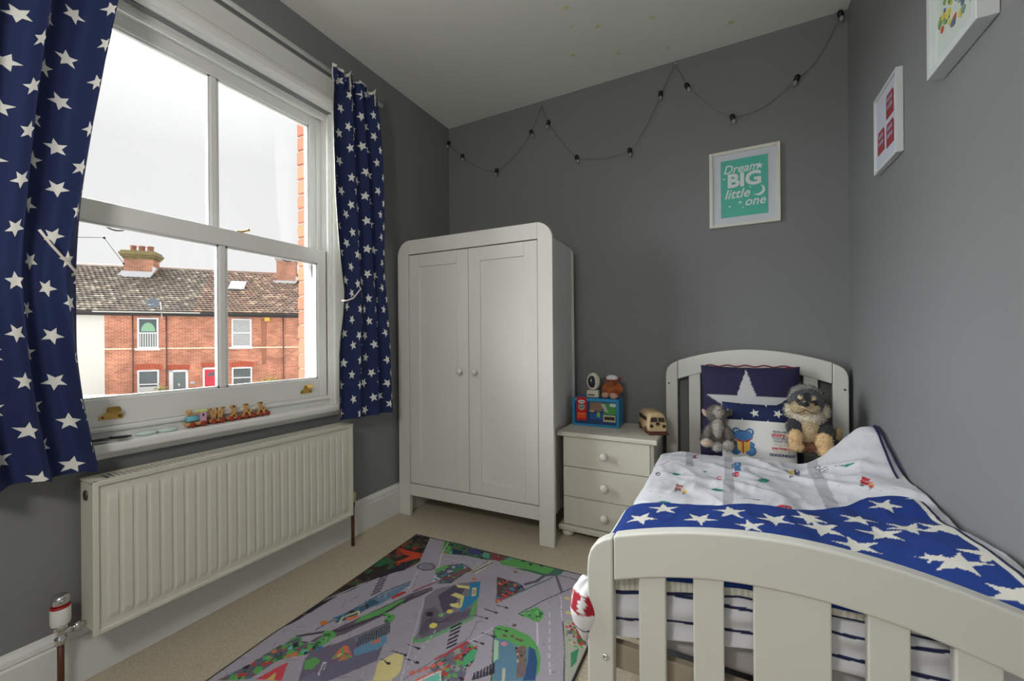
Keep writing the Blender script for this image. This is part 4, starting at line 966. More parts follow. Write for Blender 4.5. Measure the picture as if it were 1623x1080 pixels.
# husky-like dog, origin at its base
P0 = at_y(1280, 705, 2.085); s = 1/375.0
def DX(u): return (u-1280)*s*1.02
def DZ(v): return (712-v)*s
dogb = [((DX(1281), .03, DZ(686)), (.068, .060, .090), DGR, None), ((DX(1279), -.015, DZ(676)), (.044, .048, .066), CRM, None),
        ((DX(1279), .0, DZ(639)), (.060, .056, .058), DGR, None), ((DX(1275), -.034, DZ(646)), (.050, .040, .030), CRM, None),
        ((DX(1272), -.065, DZ(641)), (.022, .026, .017), CRM, None), ((DX(1279), -.026, DZ(660)), (.056, .038, .030), LCR, None),
        ((DX(1258), .0, DZ(652)), (.018, .026, .026), LCR, None), ((DX(1300), .0, DZ(652)), (.018, .026, .026), LCR, None),
        ((DX(1263), -.030, DZ(677)), (.031, .034, .040), DRK, None), ((DX(1299), -.030, DZ(682)), (.034, .036, .036), DRK, None),
        ((DX(1262), -.052, DZ(693)), (.025, .028, .042), TAN, (.25, 0, 0)), ((DX(1262), -.066, DZ(704)), (.026, .034, .020), TAN, None),
        ((DX(1297), -.052, DZ(697)), (.030, .030, .045), TAN, (.25, 0, 0)), ((DX(1299), -.064, DZ(708)), (.029, .036, .020), TAN, None),
        ((DX(1281), -.03, DZ(706)), (.034, .045, .022), BRN, None), ((DX(1308), .045, DZ(700)), (.035, .05, .040), DGR, None), ((DX(1318), .03, DZ(690)), (.014, .02, .035), TAN, (0, .3, 0)),
        ((DX(1262), .022, DZ(627)), (.014, .014, .018), DRK, (0, -.7, 0)), ((DX(1297), .022, DZ(627)), (.014, .014, .018), DRK, (0, .7, 0)), ((DX(1279), .018, DZ(634)), (.062, .045, .058), (np.array(lin(150, 148, 142)), .9), None)]
def dpaint(co, cc, ln):
    x, y, z = co[:, 0], co[:, 1], co[:, 2]; f = y < -.035
    hx, hz = DX(1277), DZ(634)
    m1 = f & (np.abs(x-hx) < .012) & (z > DZ(637)); cc[m1] = BLK[0]*1.6
    for ex_ in (-.022, .024):
        m2 = (y < -.02) & ((x-hx-ex_)**2+(z-DZ(630))**2 < .008**2); cc[m2] = lin(214, 190, 150)
        m3 = (y < -.02) & ((x-hx-ex_*1.15)**2+(z-DZ(637))**2 < .0105**2); cc[m3] = BLK[0]*1.3; ln[m3] = .2
me = plush('plush_dog', dogb, .0045, None, 10000, .0105, 2, dpaint)
dog = empty('plush_dog', (P0.x, 2.085, at_y(1280, 712, 2.085).z), 0, 'grey and cream husky plush dog sitting on the bed right of the frog cushion', 'plush toy')
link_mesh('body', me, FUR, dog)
MB().ball((DX(1273), -.098, DZ(638)), (.012, .010, .009), 12).build('nose', BLACK, dog)
for ex_ in (-.024, .026): MB().ball((DX(1277)+ex_, -.058, DZ(638)), (.0065, .005, .006), 10).build('eye', mat('glossy_dark_eye', lin(30, 14, 8), .08), dog)
MB().tube([(DX(1262), -.088, DZ(652)), (DX(1268), -.094, DZ(650)), (DX(1273), -.092, DZ(646)), (DX(1279), -.092, DZ(650)), (DX(1286), -.086, DZ(651))], .0015, 5).build('mouth', BLACK, dog)
# small grey plush with its head tipped back
G1 = (np.array(lin(118, 114, 106)), .9); G2 = (np.array(lin(176, 172, 162)), .8); G3 = (np.array(lin(196, 176, 156)), .2); G4 = (np.array(lin(92, 88, 82)), .9)
P1 = at_y(1137, 708, 2.06); s = 1/365.0
def KX(u): return (u-1137)*s
def KZ(v): return (711-v)*s
kb = [((KX(1138), .02, KZ(688)), (.045, .042, .060), G1, None), ((KX(1138), -.012, KZ(676)), (.022, .034, .045), G2, None), ((KX(1136), .005, KZ(655)), (.040, .036, .038), G1, None),
      ((KX(1139), -.022, KZ(650)), (.020, .022, .026), G2, (-.5, 0, 0)), ((KX(1139), -.032, KZ(646)), (.012, .012, .012), G2, None), ((KX(1119), .01, KZ(655)), (.010, .010, .022), G3, (0, -.6, 0)), ((KX(1154), .012, KZ(652)), (.010, .010, .016), G4, (0, .5, 0)),
      ((KX(1124), -.012, KZ(684)), (.017, .022, .034), G1, (0, .3, 0)), ((KX(1152), -.012, KZ(684)), (.017, .022, .034), G1, (0, -.3, 0)), ((KX(1122), -.045, KZ(700)), (.026, .030, .018), G3, None), ((KX(1137), -.05, KZ(705)), (.020, .026, .018), G2, None), ((KX(1153), -.045, KZ(701)), (.022, .028, .020), G2, None),
      ((KX(1120), .0, KZ(697)), (.022, .035, .018), G4, None), ((KX(1156), .01, KZ(702)), (.022, .035, .02), G4, None)]
me = plush('plush_cat', kb, .0038, None, 6500, .009, 5)
kt = empty('plush_kitten', (P1.x, 2.06, at_y(1137, 711, 2.06).z), 0, 'small grey plush kitten with its head tipped back, left of the frog cushion', 'plush toy')
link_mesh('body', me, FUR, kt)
MB().ball((KX(1139), -.044, KZ(646)), (.005, .004, .004), 10).build('nose', mat('pink_grey_nose', lin(120, 100, 96), .5), kt)
for ex_ in (-.015, .017): MB().ball((KX(1138)+ex_, -.030, KZ(656)), (.0035, .003, .0035), 8).build('eye', MATS['glossy_dark_eye'], kt)

# ---------------------------------------------------------------- things on the bedside chest
TOPZ = .5465
# toy book box with open window front
bx = empty('toy_box', (-.632, 2.255, TOPZ), math.radians(2), 'blue picture-fronted toy box on the bedside chest against the wardrobe', 'toy box')
CY = mat('bright_blue_card', lin(28, 142, 196), .4, var=.03); w2, d2, hh = .127, .068, .152
m = MB(); m.box(-w2, w2, -d2+.004, d2, 0, hh-.0)
m.build('box', CY, bx, bevel=.003)
fy = -d2+.004
def plate(name, x0, x1, z0, z1, mm, lift=.0015, M_=None): return MB().box(x0, x1, fy-lift, fy-.0001, z0, z1).build(name, mm, bx)
plate('front_picture', -w2+.012, w2-.013, .012, hh-.016, mat('dark_blue_print', lin(28, 60, 110), .4))
def pm(n_, c_): return mat(n_, c_, .4, var=.1)
plate('picture_patch', -.030, .040, .085, hh-.020, pm('brown_grey_print', lin(134, 108, 88)), .0021); plate('picture_patch', .045, w2-.014, .070, hh-.022, pm('meadow_green_print', lin(70, 150, 72)), .0022)
plate('picture_patch', .080, w2-.016, .112, hh-.022, pm('pale_sky_print', lin(190, 206, 216)), .0026); plate('picture_patch', -.030, .060, .040, .070, pm('mid_blue_print', lin(30, 86, 150)), .0023)
plate('picture_patch', .044, w2-.018, .030, .066, pm('cream_wagon_print', lin(196, 186, 150)), .0026); plate('picture_patch', .050, w2-.022, .040, .058, pm('dark_print', lin(46, 40, 36)), .0031)
MB().prism([(.030, .145-.02), (.052, .145-.02), (.072, .082), (.052, .086)], 'y', fy-.0031, fy-.0002).build('picture_patch', pm('grey_print', lin(176, 178, 178)), bx)
plate('picture_patch', -.030, -.005, .078, .088, pm('tan_print', lin(190, 160, 110)), .0028); plate('picture_patch', .010, .026, .052, .080, pm('lime_print', lin(130, 180, 70)), .0028)
rp = MB(); rp.prism([(-.103, .030), (-.048, .030), (-.046, .150)] + [(-.075+.028*math.cos(a), .150+.010*math.sin(a)) for a in [PI*i/8 for i in range(9)]] + [(-.103, .150)], 'y', fy-.006, fy-.001); rp.build('red_card', mat('glossy_red_card', lin(198, 26, 34), .35, var=.03), bx, bevel=.001)
def rpl(c, r, mm, lf): MB().lathe([(0, 0), (1, 0), (1, .001), (0, .001)], seg=24).build
for c, rx, rz_, cc_, lf in (((-.075, .133), .019, .009, lin(232, 232, 232), .0066), ((-.075, .104), .017, .018, lin(206, 190, 140), .0066), ((-.075, .106), .012, .014, lin(40, 96, 112), .0072), ((-.075, .108), .006, .007, lin(150, 200, 210), .0078)):
    mm = MB(); mm.prism([(c[0]+rx*math.cos(2*PI*k/20), c[1]+rz_*math.sin(2*PI*k/20)) for k in range(20)], 'y', fy-lf, fy-.005); mm.build('roundel', pm('roundel_%d_%d' % (int(c[1]*1000), int(rx*1000)), cc_), bx)
MB().box(-.098, -.052, fy-.0068, fy-.005, .062, .070).build('stripe', pm('orange_print', lin(240, 130, 40)), bx); MB().box(-.098, -.052, fy-.0066, fy-.005, .042, .058).build('stripe', pm('orange_red_print', lin(224, 84, 40)), bx)
MB().prism([(-.088, .1305), (-.062, .1305), (-.062, .1345), (-.088, .1345)], 'y', fy-.0072, fy-.0060).build('stripe', BLACK, bx)
# oval night light clock
ck_ = empty('oval_clock', (-.652, 2.235, TOPZ+hh+.001), 0, 'white oval baby monitor with dark screen on top of the blue toy box', 'baby monitor')
WHP = mat('white_soft_plastic', lin(214, 210, 192), .4)
R_ = rotm(math.radians(-8), 0, math.radians(18))
m = MB(); m.ball((0, 0, .088), (.037, .022, .049), 22, rot=R_); m.build('head', WHP, ck_)
m = MB(); m.ball((-.002, -.0155, .088), (.023, .010, .034), 22, rot=R_); m.build('screen', mat('dark_teal_screen', lin(24, 42, 44), .12), ck_)
MB().prism([(-.036, 0), (.036, 0), (.032, .040), (-.032, .040)], 'y', -.020, .022).build('base', WHP, ck_, bevel=.006)
MB().box(-.026, .012, -.0212, -.020, .012, .018).build('slot', BLACK, ck_)
# teddy
tz = TOPZ+hh+.001
BR = (np.array(lin(170, 92, 40)), .5); BR2 = (np.array(lin(140, 70, 34)), .5); WC = (np.array(lin(222, 222, 228)), .35); PK = (np.array(lin(206, 164, 140)), .2); RD = (np.array(lin(120, 36, 30)), .4)
tbb = [((0, .01, .045), (.036, .030, .040), BR, None), ((0, 0, .092), (.033, .029, .028), BR2, None), ((0, -.004, .112), (.031, .026, .017), WC, None), ((-.038, .008, .105), .011, RD, None), ((.038, .008, .105), .011, RD, None), ((0, -.024, .084), (.014, .012, .010), BR, None),
       ((-.034, -.014, .018), (.020, .022, .018), PK, None), ((.014, -.022, .016), (.022, .022, .018), PK, None), ((-.036, 0, .024), (.020, .030, .022), BR2, None), ((.020, -.004, .026), (.028, .028, .024), BR2, None), ((-.040, .0, .058), (.013, .015, .024), BR, (0, .5, 0)), ((.042, .0, .058), (.014, .015, .026), BR, (0, -.5, 0))]
me = plush('teddy', tbb, .0028, None, 1800, .004, 8); td = empty('teddy_bear', (-.548, 2.235, tz), 0, 'little brown teddy in a white cap sitting on the blue toy box', 'plush toy'); link_mesh('body', me, FUR, td)
for ex_ in (-.012, .013): MB().ball((ex_, -.030, .092), .003, 8).build('eye', BLACK, td)
MB().ball((0, -.036, .087), (.004, .003, .003), 8).build('nose', BLACK, td)
# wooden camper van
VW = mat('pale_birch_wood', lin(208, 182, 138), .5, var=.12, scale=30); VD = mat('laser_burnt_window', lin(58, 44, 34), .5); VB = mat('dark_brown_wood', lin(96, 52, 34), .5, var=.15)
vn = empty('toy_van', (-.335, 2.215, TOPZ), math.radians(24), 'pale wooden camper van on the bedside chest next to the bed', 'toy van')
sec = [(-.048, .016), (.048, .016), (.050, .040), (.048, .060), (.044, .085), (.034, .100), (.018, .106), (-.018, .106), (-.034, .100), (-.044, .085), (-.048, .060), (-.050, .040)]
m = MB(); rings = []
for y_, sx, dz_, tt in ((-.093, .80, .0, .86), (-.086, .93, 0, .95), (-.070, 1, 0, 1), (.085, 1, 0, 1), (.098, .95, 0, .96), (.103, .85, 0, .88)):
    rings.append([m.bm.verts.new((x*sx, y_ + (max(0, z-.06)*.35 if y_ < -.06 else 0), .016+(z-.016)*tt)) for x, z in sec])
for A, B in zip(rings, rings[1:]):
    for i in range(12): f = m.bm.faces.new((A[i], A[(i+1) % 12], B[(i+1) % 12], B[i])); f.smooth = True
m.bm.faces.new(rings[0]); m.bm.faces.new(rings[-1][::-1]); m.build('body', VW, vn)
for sx in (-1, 1):
    MB().prism([(sx*.004, .064), (sx*.034, .062), (sx*.030, .082), (sx*.004, .084)], 'y', -.0955, -.060).build('windscreen', VD, vn, bevel=.002)
    MB().lathe([(0, 0), (.009, 0), (.009, .003), (.006, .004), (0, .004)], (sx*.030, -.090, .042), (0, -1, 0), 16).build('headlight', VD, vn)
    for y_ in (-.062, -.026, .010, .046): MB().box(-.0015, .0015, 0, .026, .062, .082, M=Matrix.Translation((sx*.0475, y_, 0))).build('side_window', VD, vn)
    for y_ in (-.055, .060): MB().lathe([(0, -.004), (.018, -.004), (.020, 0), (.018, .004), (0, .004)], (sx*.046, y_, .0195), (1, 0, 0), 18).build('wheel', VB, vn)
MB().lathe([(.0095, 0), (.0095, .003), (.007, .003), (.007, .001), (0, .001)], (0, -.091, .052), (0, -1, 0), 20).tube([(-.005, -.095, .056), (-.002, -.095, .048), (0, -.095, .052), (.002, -.095, .048), (.005, -.095, .056)], .0009, 5).build('badge', VD, vn)
MB().prism([(-.050, .0), (.050, 0), (.048, .012), (-.048, .012)], 'y', -.106, -.078).build('bumper', VB, vn, bevel=.003)
MB().box(-.046, .046, -.090, .095, .010, .018).build('chassis', VB, vn)

# ---------------------------------------------------------------- wooden letter train on the window board
tx = -1.728; SZ = .7095
TW = mat('beech_wood', lin(206, 158, 96), .5, var=.12, scale=40); TWR = mat('red_stained_wood', lin(150, 52, 34), .45, var=.15, scale=60); TBL = mat('sky_blue_paint', lin(110, 180, 200), .4); TPK = mat('pink_paint', lin(214, 160, 184), .4); TLM = mat('lime_paint', lin(204, 224, 110), .4)
def wheels(par, ys, r=.0095):
    for y_ in ys:
        for sx in (-1, 1): MB().lathe([(0, -.0025), (r, -.0025), (r, .0025), (r*.4, .0035), (0, .0035)], (sx*.0135, y_, r), (sx, 0, 0), 14).build('wheel', TWR, par)
def ypx(u, v): return at_x(u, v, tx+.012).y
y0 = ypx(296, 676); y1 = ypx(329, 668)
en = empty('toy_engine', (tx, (y0+y1)/2, SZ), 0, 'wooden toy engine with blue boiler and pink cab on the window board', 'toy train'); L = (y1-y0)
MB().box(-.010, .010, -L/2, L/2, .006, .018).build('chassis', TW, en, bevel=.001); wheels(en, (-L*.22, L*.30))
MB().lathe([(0, 0), (.011, 0), (.011, L*.62), (0, L*.62)], (0, -L/2+.004, .030), (0, 1, 0), 16).build('boiler', TBL, en)
MB().lathe([(0, 0), (.005, 0), (.005, .010), (.009, .018), (.009, .024), (0, .026)], (0, -L*.32, .038), seg=12).build('funnel', TW, en); MB().lathe([(0, 0), (.0045, 0), (.0045, .012), (0, .016)], (0, -L*.05, .038), seg=12).build('steam_dome', TW, en)
MB().box(-.011, .011, L*.14, L*.46, .018, .052).build('cab', TPK, en, bevel=.001); MB().box(-.013, .013, L*.05, L*.52, .052, .058).build('cab_roof', TLM, en, bevel=.002); MB().box(.0112, .0122, L*.26, L*.34, .036, .046).build('cab_window', BLACK, en)
def letter_car(ch_, u0, v0, u1, v1, label):
    y0 = ypx(u0, v0); y1 = ypx(u1, v1); L = y1-y0
    c_ = empty('toy_wagon', (tx, (y0+y1)/2, SZ), 0, label, 'toy train', 'letter wagons of the wooden train')
    MB().box(-.009, .009, -L/2+.003, L/2-.003, .006, .016).build('chassis', TW, c_, bevel=.001); wheels(c_, (-L*.26, L*.26))
    MB().tube([(0, -L/2+.004, .011), (0, -L/2-.003, .011)], .0018, 6).build('coupling', TWR, c_)
    lt = MB(); z0, h_, w = .016, .043, L*.30
    B_ = lambda y0_, y1_, z0_, z1_: lt.box(-.006, .006, y0_, y1_, z0_, z1_)
    if ch_ == 'W':
        st = .0085; w = L*.42
        for (ya, yb) in ((-w, -w*.5), (w*.0, -w*.5), (0, w*.5), (w, w*.5)):
            lt.prism([(ya-st/2, z0+h_), (ya+st/2, z0+h_), (yb+st/2, z0), (yb-st/2, z0)], 'x', -.006, .006)
        for ya in (-w, w): B_(ya-.008, ya+.008, z0+h_-.006, z0+h_)
    elif ch_ == 'I':
        B_(-.0055, .0055, z0, z0+h_); B_(-.011, .011, z0+h_-.008, z0+h_); B_(-.011, .011, z0, z0+.008)
    else:
        B_(-w*.6-.005, -w*.6+.006, z0, z0+h_); B_(-w*.6-.010, -w*.6+.010, z0+h_-.007, z0+h_); B_(-w*.6-.008, w*.9, z0, z0+.010); B_(w*.9-.008, w*.9, z0, z0+.018)
    lt.build('letter', TW, c_, bevel=.0012)
letter_car('W', 333, 670, 358, 665, 'wooden train wagon carrying the letter W next to the engine'); letter_car('I', 361, 664, 384, 661, 'wooden train wagon carrying the letter I')
letter_car('L', 385, 661, 407, 657, 'wooden train wagon carrying the first letter L, after the I'); letter_car('L', 408.5, 657, 429, 653, 'last wooden train wagon, carrying the second letter L')
for (u, v, nm) in ((228, 685, 'left'), (262, 680, 'right')):
    p = at_z(u, v, SZ+.006); q = MB(); q.lathe([(0, 0), (.026, 0), (.030, .004), (.028, .009), (.010, .011), (0, .011)], (0, 0, 0), seg=28)
    o = q.build('glass_disc', mat('pale_green_glass', lin(204, 222, 216), .15, var=.03), None); o.location = (max(-1.735, min(-1.712, p.x)), p.y, SZ); o.scale = (.78, 1, 1)
    tag(o, ('pale glass disc on the window board nearer the left curtain' if nm == 'left' else 'pale glass disc on the window board nearer the toy engine'), 'disc', 'pale discs on the window board')
p = at_z(165, 697, SZ); q = empty('sunglasses', (-1.716, p.y, SZ), math.radians(80), 'folded dark sunglasses on the window board beside the left curtain', 'sunglasses')
for sx in (-.026, .026): MB().prism([(sx+.022*math.cos(a)*(1 if abs(math.cos(a)) < .8 else .95), .022+.018*math.sin(a)) for a in [2*PI*i/16 for i in range(16)]], 'y', -.002, .0015, M=Matrix.Rotation(math.radians(70), 4, 'X') @ Matrix.Translation((0, .004, -.003))).build('lens', mat('dark_lens', lin(30, 36, 48), .08), q)
MB().tube([(-.008, .0, .010), (0, .0, .013), (.008, 0, .010)], .0018, 6).tube([(-.05, .006, .008), (-.02, .016, .006), (.03, .018, .004)], .0022, 6).tube([(.05, .006, .008), (.02, .022, .008), (-.03, .026, .004)], .0022, 6).build('frame', BLACK, q)

# ---------------------------------------------------------------- curtain pole and curtains
PZ = 2.300; PX = -1.650
pole = empty('curtain_pole', (PX, .95, PZ), 0, 'thin white curtain pole above the window', 'curtain pole')
MB().tube([(0, -.95-.45, 0), (0, 1.66-.95, 0)], .0095, 14).build('pole', TRIM, pole)
for y_ in (-1.40,): MB().ball((0, y_, 0), .017, 14).build('finial', TRIM, pole)
for y_ in (-.60, .68): MB().box(XL-PX+.001, .0, y_-.006, y_+.006, -.006, .006).build('bracket', TRIM, pole)
CURT = star_cloth('curtain_star_cloth', lin(27, 41, 86), lin(232, 232, 224), .112, .0250)
LIN_ = mat('cream_curtain_lining', lin(214, 212, 200), .9, var=.04)
def curtain(lo, hi, ztop, zbot, width, nf_, amp, label, tiez, phase, name='curtain'):
    """lo/hi: functions z -> near and far y of the hanging cloth"""
    root = empty(name, (PX, (lo(1.5)+hi(1.5))/2, PZ), 0, label, 'curtain')
    n, mz = 260, 150; P = np.zeros((mz, n, 3)); UV = np.zeros((mz, n, 2))
    for j in range(mz):
        z_ = zbot(0) + (ztop-zbot(0))*j/(mz-1)
        yl, yh = lo(z_), hi(z_); pin = math.exp(-((z_-tiez)/.16)**2); up = max(0, (z_-2.0)/.3)
        for i in range(n):
            t = i/(n-1); zz = z_ + (zbot(t)-zbot(0))*(1-(j/(mz-1)))
            ph = 2*PI*nf_*(t + .03*math.sin(t*7+z_*1.3)) + phase + .35*math.sin(z_*2.1)
            a_ = amp*(1-.35*pin)*(1-.25*up)
            dx = a_*math.sin(ph) + .25*a_*math.sin(2.3*ph+1+z_) + .008*mnoise.noise((t*5, z_*2, phase))
            dy = .012*math.sin(ph*1.0+PI/2)*(1-pin)
            head = 0
            if zz > PZ-.05: dx *= .7; dx += .012*math.sin(ph*2.6+1); dy += .006*math.sin(ph*3.1); zz += .009*math.sin(ph*2)*min(1, (zz-PZ+.05)/.06)
            P[j, i] = (PX+.016 + dx + .006, yl+(yh-yl)*t + dy, zz); UV[j, i] = (t*width, zz)
    Pl = P - np.array((P_ := root.location))
    me = grid_mesh('cloth', Pl); ul = me.uv_layers.new(name='UVMap'); li = np.zeros(len(me.loops), np.int32); me.loops.foreach_get('vertex_index', li)
    ul.data.foreach_set('uv', (UV.reshape(-1, 2)[li]+5).astype(np.float32).ravel())
    c_ = link_mesh('cloth', me, CURT, root)
    Q_ = Pl.copy(); Q_[..., 0] -= .005; Q_[:, 0, 1] -= .003; Q_[:, -1, 1] += .003; Q_[-1, :, 2] += .007; Q_[-2, :, 2] += .004; Q_[-2:, :, 0] += .005
    me = grid_mesh('lining', Q_[:, ::2]); link_mesh('lining', me, LIN_, root)
    return root, P
def interp_px(px, x=PX+.02): 
    pts = sorted(((at_x(u, v, x).z, at_x(u, v, x).y) for u, v in px)); zs_ = [p[0] for p in pts]; ys_ = [p[1] for p in pts]
    return lambda z_: float(np.interp(z_, zs_, ys_))
hiL = interp_px([(183, -25), (180, 0), (161, 100), (146, 200), (134, 300), (122, 400), (118, 440), (121, 480), (129, 560), (142, 640), (165, 740)])
cl, PL = curtain(lambda z_: -.02, hiL, 2.330, lambda t: .648, .80, 5.2, .030, 'long navy star-print curtain at the near left edge of the window', 1.20, .6)
loR = interp_px([(528, 125), (527, 170), (528, 230), (532, 310), (540, 400), (546, 460), (545, 500), (541, 560), (540, 662)])
hiR = interp_px([(598, 160), (602, 200), (607, 260), (611, 350), (614, 450), (623, 550), (628, 655)])
cr, PR = curtain(loR, hiR, 2.325, lambda t: .640-.012*t, .60, 3.2, .018, 'navy star-print curtain hanging between window and wardrobe', 1.22, 2.1)
CORD = mat('cream_tie_cord', lin(226, 218, 208), .7)
def tie(root, pts, nm='tieback', r=.0035):
    MB().tube([tuple(Vector(p)-root.location) for p in pts], r, 8).build(nm, CORD, root)
a = at_x(62, 364, PX+.075); c_ = at_x(121, 432, PX+.055)
tie(cl, [a, a.lerp(c_, .3)+Vector((.004, 0, -.006)), a.lerp(c_, .7)+Vector((.006, 0, -.004)), c_, c_+Vector((-.03, -.004, -.01))])
a = at_x(572, 458, PX+.060); b_ = at_x(560, 473, PX+.062); c_ = at_x(549, 477, PX+.045)
tie(cr, [a+Vector((-.02, .01, .01)), a, b_, c_, c_+Vector((-.03, .0, .003))])
o = MB().ball((0, 0, 0), (.010, .014, .014), 12).box(-.03, 0, -.004, .004, -.004, .004).build('holdback_knob', TRIM, None); p = at_x(540, 546, -1.70); o.location = (-1.686, p.y, p.z)
o = tag(o, 'small white holdback knob on the window frame beside the right curtain', 'curtain hook')

# ---------------------------------------------------------------- pictures
GLZ = mat('picture_mount_white', lin(206, 212, 218), .5, var=.01); FRM = mat('white_picture_frame', lin(220, 218, 208), .4, var=.02); FRD = mat('white_picture_frame_cool', lin(206, 212, 212), .35, var=.02)
def frame(root, w, h, d, t, m, M_):
    for x0, x1, z0, z1 in ((0, t, 0, h), (w-t, w, 0, h), (t, w-t, 0, t), (t, w-t, h-t, h)):
        MB().box(x0, x1, 0, d, z0, z1, M=M_).build('frame_bar', m, root, bevel=.0015)
# poster on the back wall
ps = empty('framed_print', (-.067, 2.372, 1.5925), 0, 'white framed teal print reading Dream BIG little one on the back wall', 'picture')
PW, PH = .312, .388
frame(ps, PW, PH, .018, .016, FRM, Matrix())
MB().box(.014, PW-.014, .008, .014, .014, PH-.014).build('mount', GLZ, ps)
TEAL = mat('teal_print', lin(82, 186, 166), .5, var=.03)
MB().box(.053, .260, .0055, .0082, .048, .339).build('print', TEAL, ps)
PRW = mat('print_white', lin(226, 232, 230), .6, var=.01)
def pst(txt, size, x, z_, **k):
    lettering(txt, size, frame_M((x, .0050, z_), (1, 0, 0), (0, 0, 1)), PRW, ps, **k)
pst('Dream', .060, .142, .289, shear=.28, offset=.0006, sx=.92)
pst('BIG', .094, .158, .228, offset=.0034, sx=1.05)
pst('little', .066, .125, .162, shear=.28, offset=.0008, sx=.95)
pst('one', .062, .204, .116, shear=.25, offset=.0008, sx=.95)
def flat_star(c, R_): return [(c[0]+(R_ if k % 2 == 0 else R_*.42)*math.cos(PI/2+k*PI/5), c[1]+(R_ if k % 2 == 0 else R_*.42)*math.sin(PI/2+k*PI/5)) for k in range(10)]
for c, R_ in (((.225, .287), .017), ((.195, .297), .004), ((.068, .246), .006), ((.140, .117), .010), ((.093, .102), .007), ((.152, .090), .005), ((.185, .188), .005)): MB().prism(flat_star(c, R_), 'y', .0045, .0056).build('printed_star', PRW, ps)
mo = MB(); mo.prism([(.222+.026*math.cos(a), .166+.026*math.sin(a)) for a in [math.radians(x) for x in range(-130, 60, 12)]] + [(.213+.024*math.cos(a), .172+.024*math.sin(a)) for a in [math.radians(x) for x in range(48, -126, -12)]], 'y', .0045, .0056); mo.build('printed_moon', PRW, ps)
# two frames on the right wall
BUSR = mat('bus_red_print', lin(158, 56, 62), .6, var=.12, scale=80); BUSP = mat('bus_window_print', lin(150, 150, 176), .6)
p1 = empty('framed_bus_print', (.490, 1.955, 1.612), math.radians(-90), 'white framed print of three red buses on the right wall, lower of two', 'picture')
# local x runs towards the camera, local y runs into the wall
frame(p1, .222, .272, .019, .011, FRD, Matrix()); MB().box(.009, .213, .006, .013, .009, .263).build('mount', mat('picture_paper', lin(200, 204, 216), .6, var=.02), p1)
for cx, cz in ((.150, .190), (.062, .100), (.150, .092)):
    q = empty('printed_bus', (cx, .0055, cz)); q.parent = p1; q.scale = (1.12, 1, 1.1)
    MB().prism([(-.030, -.036), (.030, -.036), (.030, .024), (.024, .036), (-.024, .036), (-.030, .024)], 'y', -.0008, .0004).build('bus_body', BUSR, q)
    for z_ in (.018, -.004):
        for x_ in (-.022, -.007, .008): MB().box(x_, x_+.012, -.0014, -.0006, z_-.006, z_+.006).build('bus_window', BUSP, q)
p2 = empty('framed_animal_print', (.473, 1.455, 1.687), math.radians(-90), 'deep white box frame on the right wall, upper of two, cut by the photo edge', 'picture')
frame(p2, .237, .300, .036, .020, FRD, Matrix()); MB().box(.018, .219, .012, .022, .018, .282).build('mount', mat('sage_grey_paper', lin(196, 206, 198), .6, var=.03), p2)
rnd = random.Random(9); cl_ = [lin(110, 150, 70), lin(190, 80, 50), lin(90, 110, 140), lin(206, 190, 90), lin(130, 150, 130), lin(80, 100, 60)]
for i in range(46):
    x_, z_ = rnd.gauss(.11, .045), rnd.gauss(.14, .06); z_ = max(.075, min(.26, z_)); x_ = max(.045, min(.195, x_)); r_ = rnd.uniform(.004, .013)
    MB().prism([(x_+r_*(.6+.5*rnd.random())*math.cos(a), z_+r_*(.6+.7*rnd.random())*math.sin(a)) for a in [2*PI*k/9 for k in range(9)]], 'y', .0105-.00002*i, .0125).build('painted_shape', mat('paint_%d' % (i % 6), cl_[i % 6], .6), p2)

# ---------------------------------------------------------------- string lights, ceiling stars
GY = 2.374
pk = [(711, 227), (733, 248), (787, 271), (842, 210), (858, 166), (869, 195), (914, 250), (998, 239), (1047, 149), (1070, 101), (1089, 136), (1161, 186), (1263, 124), (1332, 22)]
sl_ = empty('string_lights', (-.6, GY, 2.3), 0, 'string of small dark bulb holders looped along the top of the back wall', 'string lights')
SP = [at_y(u, v, GY)-sl_.location for u, v in pk]
def sag(a, b, k): 
    return [a.lerp(b, t)+Vector((0, 0, -k*math.sin(PI*t))) for t in [i/10 for i in range(11)]]
sags = [.01, .03, .03, .0, .0, .015, .025, .03, .0, .0, .02, .04, .05]
CB = mat('clear_cord', lin(122, 122, 120), .35, var=.1); BL2 = mat('clear_bulb_plastic', lin(150, 150, 146), .1)
for i in range(len(SP)-1):
    pts = sag(SP[i], SP[i+1], sags[i]); mm = MB()
    mm.tube(pts, .0008, 5)
    tw_ = [p + Vector((.0032*math.cos(k*2.4), 0, .0032*math.sin(k*2.4))) for k, p in enumerate([pts[0]]+[pts[int(q/4)].lerp(pts[min(10, int(q/4)+1)], (q % 4)/4) for q in range(1, 41)])]
    mm.tube(tw_, .0010, 4); mm.build('cord', CB, sl_)
for i, p in enumerate(SP):
    if pk[i] in ((858, 166), (1070, 101)):
        MB().ball(p, (.004, .006, .004), 8).build('hook', TRIM, sl_); continue
    q = empty('bulb', p); q.parent = sl_; t = random.uniform(-.5, .5)
    MB().lathe([(0, -.013), (.011, -.013), (.012, .010), (.008, .015), (0, .016)], (0, 0, 0), (math.sin(t), 0, math.cos(t)), 12).build('bulb_holder', BLACK, q)
    MB().lathe([(.007, -.012), (.010, -.020), (.009, -.030), (.004, -.036), (0, -.037)], (0, 0, 0), (math.sin(t), 0, math.cos(t)), 12).build('clear_bulb', BL2, q)
GLOW = mat('pale_yellow_sticker', lin(216, 218, 170), .6, var=.05)
SL_ = ['at the top edge of the photo, leftmost', 'below and right of the leftmost one', 'above the middle, second from the right', 'farthest right, above the string lights', 'nearest the wardrobe, lower left', 'lower middle, between two others', 'nearest the back wall and its string light hook', 'small dot-like one at the left of the cluster']
